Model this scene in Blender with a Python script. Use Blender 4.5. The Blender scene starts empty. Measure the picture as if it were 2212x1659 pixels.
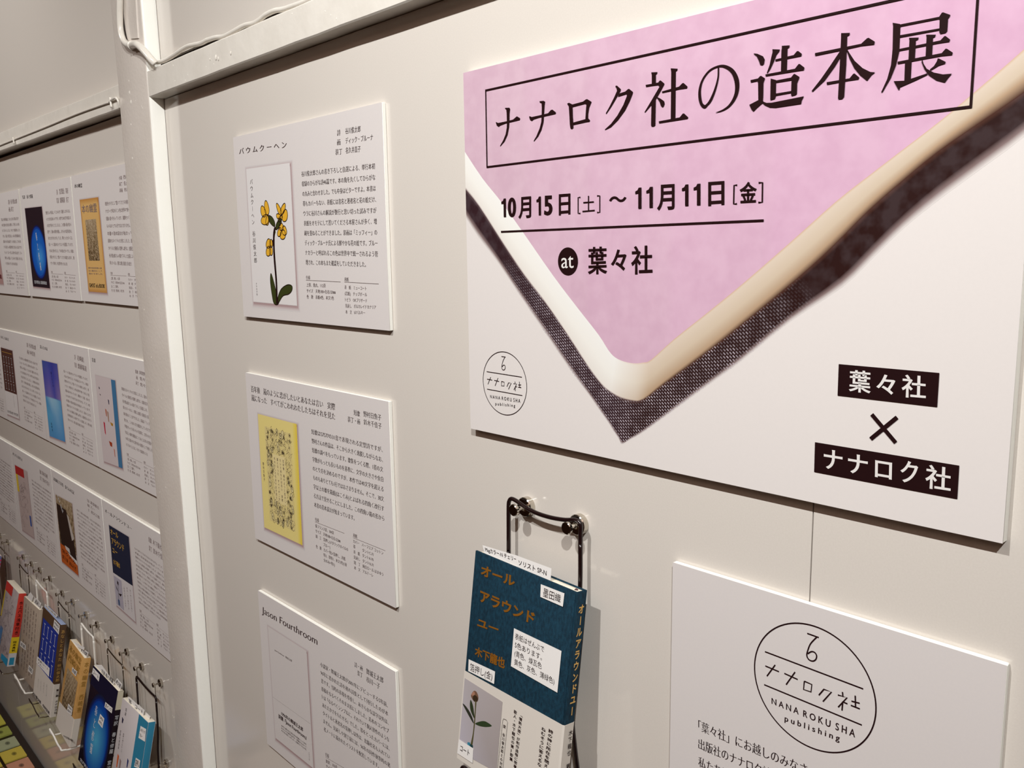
import bpy, bmesh, math, random
import numpy as np
from mathutils import Vector, Matrix
random.seed(7)
S = bpy.context.scene
COL = S.collection

# ------------------------------------------------------------------ camera
ZC = 1.62                      # camera height above the floor
D = 0.46                       # camera distance from the display wall (wall face is y = 0)
F = 1861.868
R = np.array([[0.67996855, 0.73312169, -0.01324266],
              [-0.10206654, 0.1125202, 0.98839346],
              [0.72610274, -0.67072483, 0.15133739]])
u_, s_, v_ = np.linalg.svd(R); R = u_ @ v_
CAM = np.array([0.0, -D, ZC])
cd = bpy.data.cameras.new('camera'); cd.sensor_fit = 'HORIZONTAL'; cd.sensor_width = 36.0
cd.lens = F / 2212 * 36.0; cd.clip_start = 0.02
cam = bpy.data.objects.new('camera', cd); COL.objects.link(cam)
cam.matrix_world = Matrix.LocRotScale(Vector(CAM), Matrix(R.T.tolist()).to_quaternion(), None)
S.camera = cam

# ------------------------------------------------------------------ world, lamps, exposure
w = bpy.data.worlds.new('world'); S.world = w; w.use_nodes = True
w.node_tree.nodes['Background'].inputs[0].default_value = (1.0, 0.86, 0.76, 1)
w.node_tree.nodes['Background'].inputs[1].default_value = 0.30

def spot(name, loc, target, power, size, col, soft, blend=0.6):
    l = bpy.data.lights.new(name, 'SPOT'); l.energy = power; l.color = col
    l.spot_size = math.radians(size); l.spot_blend = blend; l.shadow_soft_size = soft
    o = bpy.data.objects.new(name, l); COL.objects.link(o)
    o.location = loc
    o.rotation_euler = (Vector(target) - Vector(loc)).to_track_quat('-Z', 'Y').to_euler()
    return o
spot('spot_lamp', (-0.36, -0.98, ZC + 1.0), (-0.45, 0, ZC - 0.02), 29, 95, (0.985, 0.995, 0.985), 0.012, 1.0)
spot('spot_lamp', (0.52, -0.98, ZC + 1.0), (-0.95, 0, ZC - 0.05), 46, 88, (0.985, 0.995, 0.985), 0.012, 1.0)
spot('spot_lamp', (-1.9, -1.0, ZC + 0.95), (-1.95, 0, ZC + 0.12), 21, 88, (1.0, 0.985, 0.96), 0.02, 1.0)

def area(name, loc, sx, sy, power, col):
    l = bpy.data.lights.new(name, 'AREA'); l.shape = 'RECTANGLE'; l.size = sx; l.size_y = sy; l.energy = power; l.color = col
    o = bpy.data.objects.new(name, l); COL.objects.link(o); o.location = loc
    return o
area('ambient_fill', (-0.4, -1.9, 2.78), 3.4, 1.2, 5.5, (1.0, 0.70, 0.56))  # unseen warm fill added to raise the ambient light, no fixture here

S.view_settings.view_transform = 'Standard'
S.view_settings.look = 'None'
S.view_settings.gamma = 1.0
S.view_settings.use_curve_mapping = False
S.view_settings.exposure = 1.12

# ------------------------------------------------------------------ helpers
def lin(c):
    return tuple(((v / 255) / 12.92 if v <= 10 else ((v / 255 + 0.055) / 1.055) ** 2.4) for v in c)

MATS = {}
def mat(name, rgb=(200, 200, 200), rough=0.5, metal=0.0, spec=0.5, noise=None, bump=None, trans=0.0, coat=0.0, attr=False):
    """noise=(scale, amount, rgb2[, stretch]) mixes a second colour; bump=(scale, strength)"""
    if name in MATS: return MATS[name]
    m = bpy.data.materials.new(name); m.use_nodes = True
    nt = m.node_tree; b = nt.nodes['Principled BSDF']
    b.inputs['Base Color'].default_value = (*lin(rgb), 1)
    b.inputs['Roughness'].default_value = rough
    b.inputs['Metallic'].default_value = metal
    b.inputs['Specular IOR Level'].default_value = spec
    b.inputs['Transmission Weight'].default_value = trans
    b.inputs['Coat Weight'].default_value = coat
    tc = nt.nodes.new('ShaderNodeTexCoord')
    src = None
    if attr:
        a = nt.nodes.new('ShaderNodeVertexColor'); a.layer_name = 'Col'; src = a.outputs['Color']
    if noise:
        mp = nt.nodes.new('ShaderNodeMapping')
        if len(noise) > 3: mp.inputs['Scale'].default_value = noise[3]
        nt.links.new(tc.outputs['Object'], mp.inputs['Vector'])
        n = nt.nodes.new('ShaderNodeTexNoise'); n.inputs['Scale'].default_value = noise[0]; n.inputs['Detail'].default_value = 5
        nt.links.new(mp.outputs[0], n.inputs['Vector'])
        r = nt.nodes.new('ShaderNodeMapRange'); r.inputs['From Min'].default_value = 0.35; r.inputs['From Max'].default_value = 0.65
        r.inputs['To Max'].default_value = noise[1]
        nt.links.new(n.outputs['Fac'], r.inputs['Value'])
        mx = nt.nodes.new('ShaderNodeMix'); mx.data_type = 'RGBA'
        if attr and noise[2] is None:
            mx.blend_type = 'MULTIPLY'; mx.inputs['B'].default_value = (0.84, 0.75, 0.81, 1)
        else:
            mx.inputs['B'].default_value = (*lin(noise[2]), 1)
        nt.links.new(r.outputs[0], mx.inputs['Factor'])
        if src: nt.links.new(src, mx.inputs['A'])
        else: mx.inputs['A'].default_value = (*lin(rgb), 1)
        src = mx.outputs['Result']
    if src: nt.links.new(src, b.inputs['Base Color'])
    if bump:
        n2 = nt.nodes.new('ShaderNodeTexNoise'); n2.inputs['Scale'].default_value = bump[0]; n2.inputs['Detail'].default_value = 4
        nt.links.new(tc.outputs['Object'], n2.inputs['Vector'])
        bp = nt.nodes.new('ShaderNodeBump'); bp.inputs['Strength'].default_value = bump[1]; bp.inputs['Distance'].default_value = 0.001
        nt.links.new(n2.outputs['Fac'], bp.inputs['Height']); nt.links.new(bp.outputs[0], b.inputs['Normal'])
    MATS[name] = m
    return m

WALL = mat('glossy_wall_panel', (214, 206, 197), 0.075, spec=0.62, noise=(900, 0.35, (222, 215, 206)), bump=(1500, 0.02))
PAINT = mat('painted_timber', (232, 226, 216), 0.22, spec=0.5, noise=(30, 0.25, (206, 198, 186)), bump=(80, 0.35))
PAINTV = mat('painted_post', (222, 213, 204), 0.22, spec=0.5, noise=(18, 0.3, (202, 192, 180)), bump=(220, 0.3))
BOARD = mat('board_print_paper', (217, 210, 207), 0.42, spec=0.25, noise=(700, 0.15, (208, 202, 200)))
FOAM = mat('foam_board_edge', (240, 238, 230), 0.7, spec=0.2)
INK = mat('black_ink', (34, 14, 15), 0.5, spec=0.12)
INKG = mat('dark_grey_ink', (92, 74, 72), 0.5, spec=0.15)
INKS = mat('soft_grey_ink', (136, 118, 116), 0.5, spec=0.15)
INKC = mat('card_text_ink', (62, 44, 43), 0.5, spec=0.12)
ART = mat('printed_colour', rough=0.4, spec=0.25, attr=True)
ARTN = mat('printed_mottled_colour', rough=0.36, spec=0.3, attr=True, noise=(85, 0.42, None))
PAPER = mat('white_paper', (232, 228, 224), 0.6, spec=0.2)
PAGES = mat('page_edges', (238, 230, 212), 0.7, spec=0.15, noise=(400, 0.4, (214, 202, 180), (0.02, 1, 0.02)))
CHROME = mat('polished_nickel', (205, 200, 190), 0.12, metal=1.0)
BLACKWIRE = mat('black_coated_wire', (26, 12, 12), 0.22, spec=0.6)
WHITEWIRE = mat('white_coated_wire', (238, 234, 226), 0.3, spec=0.5)
STEELWIRE = mat('steel_wire', (150, 140, 130), 0.2, metal=1.0)

def link(name, me, parent=None, m=None):
    o = bpy.data.objects.new(name, me); COL.objects.link(o)
    if m is not None and not me.materials: me.materials.append(m)
    if parent is not None: o.parent = parent
    return o

def root(name, loc, label, cat, group=None):
    o = bpy.data.objects.new(name, None); COL.objects.link(o); o.location = loc
    o.empty_display_size = 0.02
    o['label'] = label; o['category'] = cat
    if group: o['group'] = group
    return o

def rel(parent, vs):
    if parent is None: return [tuple(v) for v in vs]
    b = parent
    l = Vector((0, 0, 0))
    while b is not None: l += b.location; b = b.parent
    return [(v[0] - l.x, v[1] - l.y, v[2] - l.z) for v in vs]

def mesh_from(name, vs, fs, parent=None, m=None, smooth=False, cols=None):
    me = bpy.data.meshes.new(name)
    me.from_pydata(rel(parent, vs), [], fs)
    if cols is not None:
        ca = me.color_attributes.new('Col', 'FLOAT_COLOR', 'POINT')
        ca.data.foreach_set('color', np.array([(*lin(c[:3]), 1) for c in cols], 'f').ravel())
    if smooth: me.polygons.foreach_set('use_smooth', [True] * len(me.polygons))
    me.update()
    return link(name, me, parent, m)

def boxv(o, ax, ay, az, x0, x1, y0, y1, z0, z1):
    """box in a local frame"""
    P = [o + ax * x + ay * y + az * z for x, y, z in
         ((x0, y0, z0), (x1, y0, z0), (x1, y1, z0), (x0, y1, z0), (x0, y0, z1), (x1, y0, z1), (x1, y1, z1), (x0, y1, z1))]
    return P, [(0, 3, 2, 1), (4, 5, 6, 7), (0, 1, 5, 4), (1, 2, 6, 5), (2, 3, 7, 6), (3, 0, 4, 7)]

X, Y, Z = np.array([1., 0, 0]), np.array([0, 1., 0]), np.array([0, 0, 1.])
O0 = np.zeros(3)
def box(name, x0, x1, y0, y1, z0, z1, m, parent=None, bevel=0.0, seg=2):
    v, f = boxv(O0, X, Y, Z, x0, x1, y0, y1, z0, z1)
    o = mesh_from(name, v, f, parent, m)
    if bevel: bev(o, bevel, seg)
    return o

def bev(o, wd, seg=2):
    bm = bmesh.new(); bm.from_mesh(o.data)
    bmesh.ops.bevel(bm, geom=bm.edges[:], offset=wd, segments=seg, affect='EDGES', profile=0.5)
    bm.to_mesh(o.data); bm.free()
    o.data.polygons.foreach_set('use_smooth', [True] * len(o.data.polygons))
    try: o.data.set_sharp_from_angle(angle=math.radians(40))
    except Exception: pass

def catmull(pts, n=6, closed=False):
    P = [np.array(p, float) for p in pts]
    out = []
    N = len(P)
    for i in range(N if closed else N - 1):
        if closed: a, b, c, d = P[i - 1], P[i], P[(i + 1) % N], P[(i + 2) % N]
        else: a, b, c, d = P[max(i - 1, 0)], P[i], P[i + 1], P[min(i + 2, N - 1)]
        for k in range(n):
            t = k / n
            out.append(0.5 * ((2 * b) + (-a + c) * t + (2 * a - 5 * b + 4 * c - d) * t * t + (-a + 3 * b - 3 * c + d) * t ** 3))
    if not closed: out.append(P[-1])
    return out

def tube_data(path, r, k=10, closed=False):
    P = [np.array(p, float) for p in path]
    n = len(P); vs = []; fs = []
    up = None
    for i in range(n):
        a = P[i - 1] if (i > 0 or closed) else P[i]; b = P[(i + 1) % n] if (i < n - 1 or closed) else P[i]
        t = b - a; t = t / (np.linalg.norm(t) + 1e-12)
        if up is None:
            up = np.cross(t, [0.3, 0.5, 0.81]); up /= np.linalg.norm(up)
        up = up - t * (up @ t); up /= np.linalg.norm(up)
        q = np.cross(t, up)
        rr = r[i] if hasattr(r, '__len__') else r
        for j in range(k):
            an = 2 * math.pi * j / k
            vs.append(P[i] + rr * (math.cos(an) * up + math.sin(an) * q))
    for i in range(n if closed else n - 1):
        for j in range(k):
            a = i * k + j; b = i * k + (j + 1) % k; c = ((i + 1) % n) * k
            fs.append((a, b, c + (j + 1) % k, c + j))
    if not closed:
        fs.append(tuple(range(k))[::-1]); fs.append(tuple((n - 1) * k + j for j in range(k)))
    return vs, fs
def tube(name, path, r, m, parent=None, k=10, smooth_n=6, closed=False):
    p = catmull(path, smooth_n, closed) if smooth_n else path
    v, f = tube_data(p, r, k, closed)
    return mesh_from(name, v, f, parent, m, smooth=True)

def lathe(name, o, ax, prof, m, parent, k=28):
    """prof = [(distance along ax, radius)]"""
    ax = ax / np.linalg.norm(ax)
    u = np.cross(ax, [0, 0, 1.0]); u /= np.linalg.norm(u); q = np.cross(ax, u)
    vs = []; fs = []
    for h, r in prof:
        for j in range(k):
            a = 2 * math.pi * j / k
            vs.append(o + ax * h + (u * math.cos(a) + q * math.sin(a)) * r)
    for i in range(len(prof) - 1):
        for j in range(k):
            fs.append((i * k + j, i * k + (j + 1) % k, (i + 1) * k + (j + 1) % k, (i + 1) * k + j))
    fs.append(tuple(range(k))); fs.append(tuple((len(prof) - 1) * k + j for j in range(k))[::-1])
    ob = mesh_from(name, vs, fs, parent, m, smooth=True)
    try: ob.data.set_sharp_from_angle(angle=math.radians(35))
    except Exception: pass
    return ob

# ---- planes: measured picture points are carried onto the real plane of each flat thing
class Pl:
    def __init__(s, o, ux, uz, n):
        s.o, s.x, s.z, s.n = [np.array(v, float) for v in (o, ux, uz, n)]
    def px(s, p):
        d = R.T @ np.array([(p[0] - 1106) / F, -(p[1] - 829.5) / F, -1.0])
        k = ((s.o - CAM) @ s.n) / (d @ s.n)
        q = CAM + d * k - s.o
        return np.array([q @ s.x, q @ s.z])
    def pt(s, st, off=0.0):
        return s.o + s.x * st[0] + s.z * st[1] + s.n * off
def wallpl(t=0.0): return Pl((0, -t, ZC), X, Z, -Y)
def crop(x0, y0, k):
    return lambda *ps: [(x0 + a * k, y0 + b * k) for a, b in ps]

# ---- text ------------------------------------------------------
GC = {}
def glyphs(s, res=2):
    key = (s, res)
    if key in GC: return GC[key]
    cu = bpy.data.curves.new('t', 'FONT'); cu.body = s; cu.size = 1; cu.resolution_u = res
    cu.fill_mode = 'FRONT'
    ob = bpy.data.objects.new('t', cu)
    me = ob.to_mesh()
    n = len(me.vertices); V = np.zeros(n * 3); me.vertices.foreach_get('co', V); V = V.reshape(-1, 3)[:, :2].copy()
    T = []
    for p in me.polygons:
        vv = list(p.vertices)
        for i in range(1, len(vv) - 1): T.append((vv[0], vv[i], vv[i + 1]))
    T = np.array(T, int).reshape(-1, 3)
    ob.to_mesh_clear(); bpy.data.objects.remove(ob); bpy.data.curves.remove(cu)
    N = np.zeros((n, 2))
    if len(T):
        a, b, c = V[T[:, 0]], V[T[:, 1]], V[T[:, 2]]
        ar = (b - a)[:, 0] * (c - a)[:, 1] - (b - a)[:, 1] * (c - a)[:, 0]
        T = T[np.abs(ar) > 1e-9]; ar = ar[np.abs(ar) > 1e-9]
        T[ar < 0] = T[ar < 0][:, ::-1]
        E = {}
        for t in T.tolist():
            for i, j in ((t[0], t[1]), (t[1], t[2]), (t[2], t[0])):
                if (j, i) in E: del E[(j, i)]
                else: E[(i, j)] = 1
        cnt = np.zeros(n)
        for i, j in E:
            d = V[j] - V[i]; l = math.hypot(*d)
            if l < 1e-9: continue
            nn = np.array([d[1], -d[0]]) / l
            N[i] += nn; N[j] += nn
        L = np.linalg.norm(N, axis=1); L[L < 1e-6] = 1; N = N / L[:, None] * np.minimum(1.5, 2 / L)[:, None]
    GC[key] = (V, T, N)
    return GC[key]
_v, _t, _n = glyphs('国', 4)
G_B, G_T = _v[:, 1].min(), _v[:, 1].max()
G_L, G_R = _v[:, 0].min(), _v[:, 0].max()
_v2 = glyphs('国国', 4)[0]
EM = _v2[:, 0].max() - G_R          # advance of a full width glyph
GH = (G_T - G_B)

class Ink:
    """collects flat print on planes into one mesh"""
    def __init__(s): s.V = []; s.T = []; s.n = 0; s.marks = []
    def seg(s, name):
        """what follows becomes a part of its own with this name"""
        s.marks.append((len(s.V), s.n, name)); return s
    def add(s, W, T):
        s.V.append(np.asarray(W)); s.T.append(np.asarray(T) + s.n); s.n += len(W)
    def line(s, pl, txt, quad, off=.0002, res=2, a=.0, b=.0, mincho=False):
        """quad = 4 local points TL TR BR BL, text stretched to it"""
        V, T, N = glyphs(txt, res)
        if not len(T): return
        if mincho: a, b = a + .010, b - .014
        V = V + N * [a, b]
        x0, x1 = V[:, 0].min(), V[:, 0].max()
        sx = (V[:, 0] - x0) / max(x1 - x0, 1e-6); sy = (V[:, 1] - G_B) / GH
        q = [np.array(p) for p in quad]
        P = ((1 - sx) * (1 - sy))[:, None] * q[3] + (sx * (1 - sy))[:, None] * q[2] + (sx * sy)[:, None] * q[1] + ((1 - sx) * sy)[:, None] * q[0]
        s.add(pl.o + P[:, :1] * pl.x + P[:, 1:2] * pl.z + pl.n * off, T)
    def block(s, pl, lines, quad, gap=.75, last=1.0, pitch=False, align='L', **k):
        """lines evenly fill the quad (local points); pitch=True keeps one advance per character"""
        q = [np.array(p, float) for p in quad]; n = len(lines)
        H = 1 / (n + (n - 1) * gap); mxl = max(wlen(l) for l in lines)
        for i, l in enumerate(lines):
            if not l.strip(): continue
            t0 = i * H * (1 + gap); t1 = t0 + H
            w1 = 1.0
            if pitch: w1 = wlen(l) / mxl
            elif i == n - 1: w1 = last
            st = 0.0
            lead = len(l) - len(l.lstrip('　'))
            if lead and pitch: st = lead / mxl
            if align == 'R': st = 1 - w1; w1 = 1.0
            if align == 'C': st = (1 - w1) / 2; w1 = st + w1
            L0, L1 = q[0] + (q[3] - q[0]) * t0, q[0] + (q[3] - q[0]) * t1
            R0, R1 = q[1] + (q[2] - q[1]) * t0, q[1] + (q[2] - q[1]) * t1
            s.line(pl, l.strip('　'), [L0 + (R0 - L0) * st, L0 + (R0 - L0) * w1, L1 + (R1 - L1) * w1, L1 + (R1 - L1) * st], **k)
    def vert(s, pl, txt, top, bot, wd, off=.0002, res=2, a=0., b=0., mincho=False):
        """vertical writing from local point top to bot; wd = character width"""
        top, bot = np.array(top, float), np.array(bot, float)
        n = len(txt); st = (bot - top) / n; h = np.linalg.norm(st) * .88
        dn = st / np.linalg.norm(st); rt = np.array([-dn[1], dn[0]])
        if mincho: a, b = a + .010, b - .014
        for i, ch in enumerate(txt):
            if ch in ' 　': continue
            V, T, N = glyphs(ch, res)
            if not len(T): continue
            V = V + N * [a, b]
            cx = (V[:, 0] - EM / 2) / EM; cy = (V[:, 1] - (G_B + G_T) / 2) / EM
            if ch in 'ー～「」『』（）()': cx, cy = cy, -cx
            c = top + st * (i + .5)
            P = c + np.outer(cx * wd, rt) - np.outer(cy * h, dn)
            s.add(pl.o + P[:, :1] * pl.x + P[:, 1:2] * pl.z + pl.n * off, T)
    def poly(s, pl, pts, off=.0002):
        off += (len(s.V) % 30) * 4e-6
        s.V.append(np.array([pl.pt(p, off) for p in pts])); s.T.append([tuple(range(s.n, s.n + len(pts)))]); s.n += len(pts)
    def stroke(s, pl, pts, wd, off=.0002, closed=False, n=0):
        """ribbon along local points"""
        if n: pts = catmull(pts, n, closed)
        P = [np.array(p[:2], float) for p in pts]; m = len(P)
        W = [p[2] if len(p) > 2 else wd for p in pts]
        a = []
        for i in range(m):
            p = P[i - 1] if (i > 0 or closed) else P[i]; q = P[(i + 1) % m] if (i < m - 1 or closed) else P[i]
            t = q - p; t = t / (np.linalg.norm(t) + 1e-12); nn = np.array([-t[1], t[0]]) * W[i] / 2
            a += [P[i] + nn, P[i] - nn]
        T = []
        for i in range(m if closed else m - 1):
            j = (i + 1) % m
            T += [(2 * i, 2 * i + 1, 2 * j + 1), (2 * i, 2 * j + 1, 2 * j)]
        s.add(np.array([pl.pt(p, off + (len(s.V) % 30) * 4e-6) for p in a]), T)
    def build(s, name, m, parent, label=None):
        mk = s.marks if (s.marks and s.marks[0][0] == 0) else [(0, 0, name)] + s.marks
        mk = mk + [(len(s.V), s.n, None)]; o = None
        for (i0, n0, nm), (i1, _, _) in zip(mk, mk[1:]):
            if i1 == i0: continue
            V = np.concatenate(s.V[i0:i1]); fs = []
            for t in s.T[i0:i1]: fs += [tuple(int(q) - n0 for q in r) for r in t]
            o = mesh_from(nm, V, fs, parent, m)
            if label and nm == name: o['label'] = label
        return o
def wlen(l): return sum(.55 if ord(c) < 256 else 1.0 for c in l)

def bil(q, a, b):
    q = [np.array(v) for v in q]; return (q[0] * (1 - a) + q[1] * a) * (1 - b) + (q[3] * (1 - a) + q[2] * a) * b
class Paint:
    """flat coloured print with a colour attribute"""
    def __init__(s): s.V = []; s.F = []; s.C = []; s.n = 0
    def poly(s, pl, pts, col, off=.0001):
        for i, p in enumerate(pts):
            s.V.append(pl.pt(p, off)); s.C.append(col[i] if isinstance(col, list) else col)
        s.F.append(tuple(range(s.n, s.n + len(pts)))); s.n += len(pts)
    def rails(s, pl, rows, cols, off=.0001):
        """rows = list of equal-length polylines; cols per row or per row and point"""
        m = len(rows[0])
        for r, c in zip(rows, cols):
            for i, p in enumerate(r):
                s.V.append(pl.pt(p, off)); s.C.append(c[i] if isinstance(c, list) else c)
        for a in range(len(rows) - 1):
            for i in range(m - 1):
                k = s.n + a * m + i
                s.F.append((k, k + m, k + m + 1, k + 1))
        s.n += m * len(rows)
    def ell(s, pl, c, rx, rz, c0, c1, off=.0002, k=36, ang=0.0, rings=1):
        ctr = np.array(c)
        s.V.append(pl.pt(ctr, off)); s.C.append(c0)
        for j in range(k):
            a = 2 * math.pi * j / k; x, z = rx * math.cos(a), rz * math.sin(a)
            s.V.append(pl.pt(ctr + np.array([x * math.cos(ang) - z * math.sin(ang), x * math.sin(ang) + z * math.cos(ang)]), off)); s.C.append(c1)
        for j in range(k): s.F.append((s.n, s.n + 1 + j, s.n + 1 + (j + 1) % k))
        s.n += k + 1
    def build(s, name, m, parent, label=None):
        o = mesh_from(name, s.V, s.F, parent, m, cols=s.C)
        if label: o['label'] = label
        return o

def struct(o, label=None):
    o['kind'] = 'structure'
    if label: o['label'] = label
    return o

# ------------------------------------------------------------------ the room
ROOM = mat('room_plaster', (158, 124, 104), 0.8, noise=(3, 0.3, (140, 108, 90)))
struct(box('floor', -4.2, 2.6, -3.6, 0.1, -0.08, 0, mat('floor_boards', (112, 84, 62), 0.5, noise=(6, 0.6, (88, 62, 44), (1, 8, 1)))), 'brown floor')
struct(box('ceiling', -4.2, 2.6, -3.6, 0.1, 2.8, 2.9, mat('ceiling_paint', (190, 176, 160), 0.8, noise=(4, 0.3, (176, 160, 144)))), 'pale ceiling')
struct(box('wall_left', -4.3, -4.2, -3.6, 0.1, 0, 2.8, ROOM))
struct(box('wall_right', 2.6, 2.7, -3.6, 0.1, 0, 2.8, ROOM))
struct(box('wall_front', -4.2, 2.6, -3.7, -3.6, 0, 2.8, ROOM))

GAP = mat('dark_gap_and_shadow', (40, 24, 16), 0.9)
wb = struct(box('wall_back', -4.2, 2.6, 0.004, 0.10, 0, 2.8, GAP), 'off-white glossy panelled wall behind the cards')
def panel(x0, x1, z0, z1, skew=0.0):
    v, f = boxv(O0, X, Y, Z, x0, x1, 0, 0.004, z0, z1)
    v = [p.copy() for p in v]
    o = mesh_from('wall_panel', v, f, wb, WALL)
    return o
RB, RT = 0.2020 + ZC, 0.2352 + ZC
for x0, x1 in ((-4.2, -2.36), (-2.3592, -1.20), (-1.1992, -0.2396), (-0.2388, 2.6)):
    panel(x0, x1, 0.0, ZC + (.2010 if x0 > -1.3 else .2000))
panel(-4.2, -1.20, RT + 0.002, 2.8); panel(-1.1992, 2.6, ZC + .2482, 2.8)

# post and rails (painted timber), corner positions measured
def strip_post():
    lv = [(1.10, -1.278), (.3435, -1.267), (.2458, -1.2629), (.0956, -1.2611), (-.431, -1.2354), (-.7678, -1.2340), (-1.62, -1.230)]
    rv = [(1.10, -1.172), (.321, -1.1597), (.202, -1.1550), (.080, -1.1550), (-.407, -1.1415), (-.7227, -1.1385), (-1.62, -1.133)]
    zs = sorted(set([round(1.10 - i * 0.02, 3) for i in range(137)]), reverse=True)
    def ip(tab, z):
        for (z0, a), (z1, b) in zip(tab, tab[1:]):
            if z1 <= z <= z0: return a + (b - a) * (z0 - z) / (z0 - z1)
        return tab[-1][1]
    vs = []; fs = []; rr = random.Random(3)
    for z in zs:
        a, b = ip(lv, z), ip(rv, z); j = lambda: rr.uniform(-.0003, .0003)
        ring = [(a, 0), (a, -.0172), (a + .0006 + j(), -.0186), (a + .003, -.0190), (b - .0045, -.0190), (b - .0014 + j(), -.0185), (b + j() * .5, -.0165), (b, 0)]
        vs += [(x, y, ZC + z) for x, y in ring]
    K = 8
    for i in range(len(zs) - 1):
        for j in range(K - 1):
            fs.append((i * K + j, i * K + j + 1, (i + 1) * K + j + 1, (i + 1) * K + j))
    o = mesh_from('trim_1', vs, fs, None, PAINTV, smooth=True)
    o.data.materials.append(mat('post_side_lit_paint', (246, 244, 236), 0.3, spec=.4, bump=(160, .2)))  # white side board, its paint brightened further to stand in for side light
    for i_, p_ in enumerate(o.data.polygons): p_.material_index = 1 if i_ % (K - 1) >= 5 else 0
    o.data.set_sharp_from_angle(angle=math.radians(50))
    return struct(o, 'white painted upright post between the two wall bays')
strip_post()
gl = Ink(); gl.stroke(wallpl(0), [(-1.1590, .60), (-1.1585, .33), (-1.1549, .20), (-1.1546, .08), (-1.1411, -.407), (-1.1381, -.7227), (-1.1327, -1.15)], .0009, .0003)
struct(gl.build('trim_4', mat('caulk_line', (104, 88, 76), .8), None), 'thin dark joint line between post and wall')

def rail(name, x0, x1, zb0, zb1, zt0, zt1, d, label, seed):
    rr = random.Random(seed); n = 90; vs = []; fs = []
    for i in range(n + 1):
        t = i / n; x = x0 + (x1 - x0) * t; zb = zb0 + (zb1 - zb0) * t + rr.uniform(-.00025, .00025); zt = zt0 + (zt1 - zt0) * t + rr.uniform(-.0003, .0003)
        ring = [(0.003, zb), (-d + .0012, zb), (-d, zb + .0014), (-d, zt - .0016), (-d + .0014, zt), (0.003, zt)]
        vs += [(x, y, ZC + z) for y, z in ring]
    K = 6
    for i in range(n):
        for j in range(K): fs.append((i * K + j, (i + 1) * K + j, (i + 1) * K + (j + 1) % K, i * K + (j + 1) % K))
    fs.append(tuple(range(K))); fs.append(tuple(n * K + j for j in range(K))[::-1])
    o = mesh_from(name, vs, fs, None, PAINT, smooth=True)
    o.data.set_sharp_from_angle(angle=math.radians(30))
    return struct(o, label)
rail('trim_2', -1.157, 2.6, .2020, .2020, .2352, .2352, .0184, 'white painted timber rail above the poster', 1)
rail('trim_3', -4.2, -1.255, .2180, .2016, .2560, .2343, .0180, 'white painted timber rail above the left bay cards', 2)
# paint drips, nail dents along post and rail
bl = []
for i in range(46):
    bl.append((random.uniform(-1.248, -1.165), -.0189, ZC + random.uniform(-.75, .33), random.uniform(.0004, .0012)))
for i in range(40):
    bl.append((random.uniform(-1.14, -.6), -.0184, ZC + random.uniform(.206, .232), random.uniform(.0003, .0010)))
for p_, r_ in (((1100, 690), .0014), ((1105, 790), .0022), ((1118, 870), .0024), ((1215, 922), .0012), ((1118, 1062), .0014), ((1130, 1350), .0016), ((1840, 490), .0022), ((1860, 500), .0016), ((1966, 452), .0014), ((1790, 505), .0010)):
    if r_:
        q_ = wallpl(.0189).pt(wallpl(.0189).px((p_[0] * .2532, p_[1] * .2532))); bl.append((q_[0], q_[1], q_[2], r_))
vs = []; fs = []
for x, y, z, r in bl:
    b0 = len(vs); k = 8
    vs.append((x, y - r * .6, z))
    for j in range(k): vs.append((x + r * math.cos(j * 2 * math.pi / k), y + .0001, z + r * 1.5 * math.sin(j * 2 * math.pi / k)))
    for j in range(k): fs.append((b0, b0 + 1 + j, b0 + 1 + (j + 1) % k))
o = mesh_from('paint_drips', vs, fs, None, PAINT, smooth=True); o['kind'] = 'stuff'; o['label'] = 'small paint drips and bumps on the white post and rail'; o['category'] = 'paint drips'

# ---- painted conduit on the post and cable on the rail
def pxpath(cr, pts, d):
    out = []
    for i, (a, b) in enumerate(pts):
        dd = d[i] if isinstance(d, (list, tuple)) else d
        p = cr((a, b))[0]; pl = wallpl(dd); out.append(pl.pt(pl.px(p)))
    return out
cr = crop(220, 0, .1085)
rt = root('painted_conduit', (-1.2, -.02, ZC + .25), 'thick white painted cable bending down the post to the rail', 'cable')
p = pxpath(cr, [(362, -420), (362, 0), (360, 300), (375, 600), (430, 800), (520, 890), (610, 900)], .0235)
p = [np.array([p[0][0] - .004 * k_, -.0235, p[0][2] + .77 * k_]) for k_ in (1, .8, .6, .4, .25, .12, .05)] + p
tube('upper_run', p, .0042, PAINT, rt)
p = pxpath(cr, [(590, 905), (680, 885), (760, 930), (880, 1060), (980, 1180), (1060, 1270)], [.0235, .0262, .0265, .0255, .0240, .0205])
tube('lower_run', p, .0046, PAINT, rt)
lathe('collar', np.array(p[0]) + [0.0002, 0, 0], np.array([1.0, 0, -.1]), [(-.0015, .0042), (-.0008, .0056), (.0010, .0056), (.0018, .0044)], PAINT, rt)
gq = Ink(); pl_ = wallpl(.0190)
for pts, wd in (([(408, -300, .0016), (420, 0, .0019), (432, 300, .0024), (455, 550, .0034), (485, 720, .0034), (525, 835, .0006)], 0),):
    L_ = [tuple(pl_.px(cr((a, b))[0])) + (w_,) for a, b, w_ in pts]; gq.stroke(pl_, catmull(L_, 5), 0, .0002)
o = gq.build('cable_shadow_strip', GAP, rt)  # dark strip laid on the post, painting the shadow beside the cable
bt = pxpath(cr, [(500, -300), (505, 0), (545, 400), (590, 780)], .0190); bt2 = pxpath(cr, [(690, -300), (700, 0), (720, 400), (745, 760)], .0190)
bt = [np.array([bt[0][0] - .006, -.019, ZC + 1.1])] + bt; bt2 = [np.array([bt2[0][0] - .006, -.019, ZC + 1.1])] + bt2
vs = []; fs = []
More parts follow.
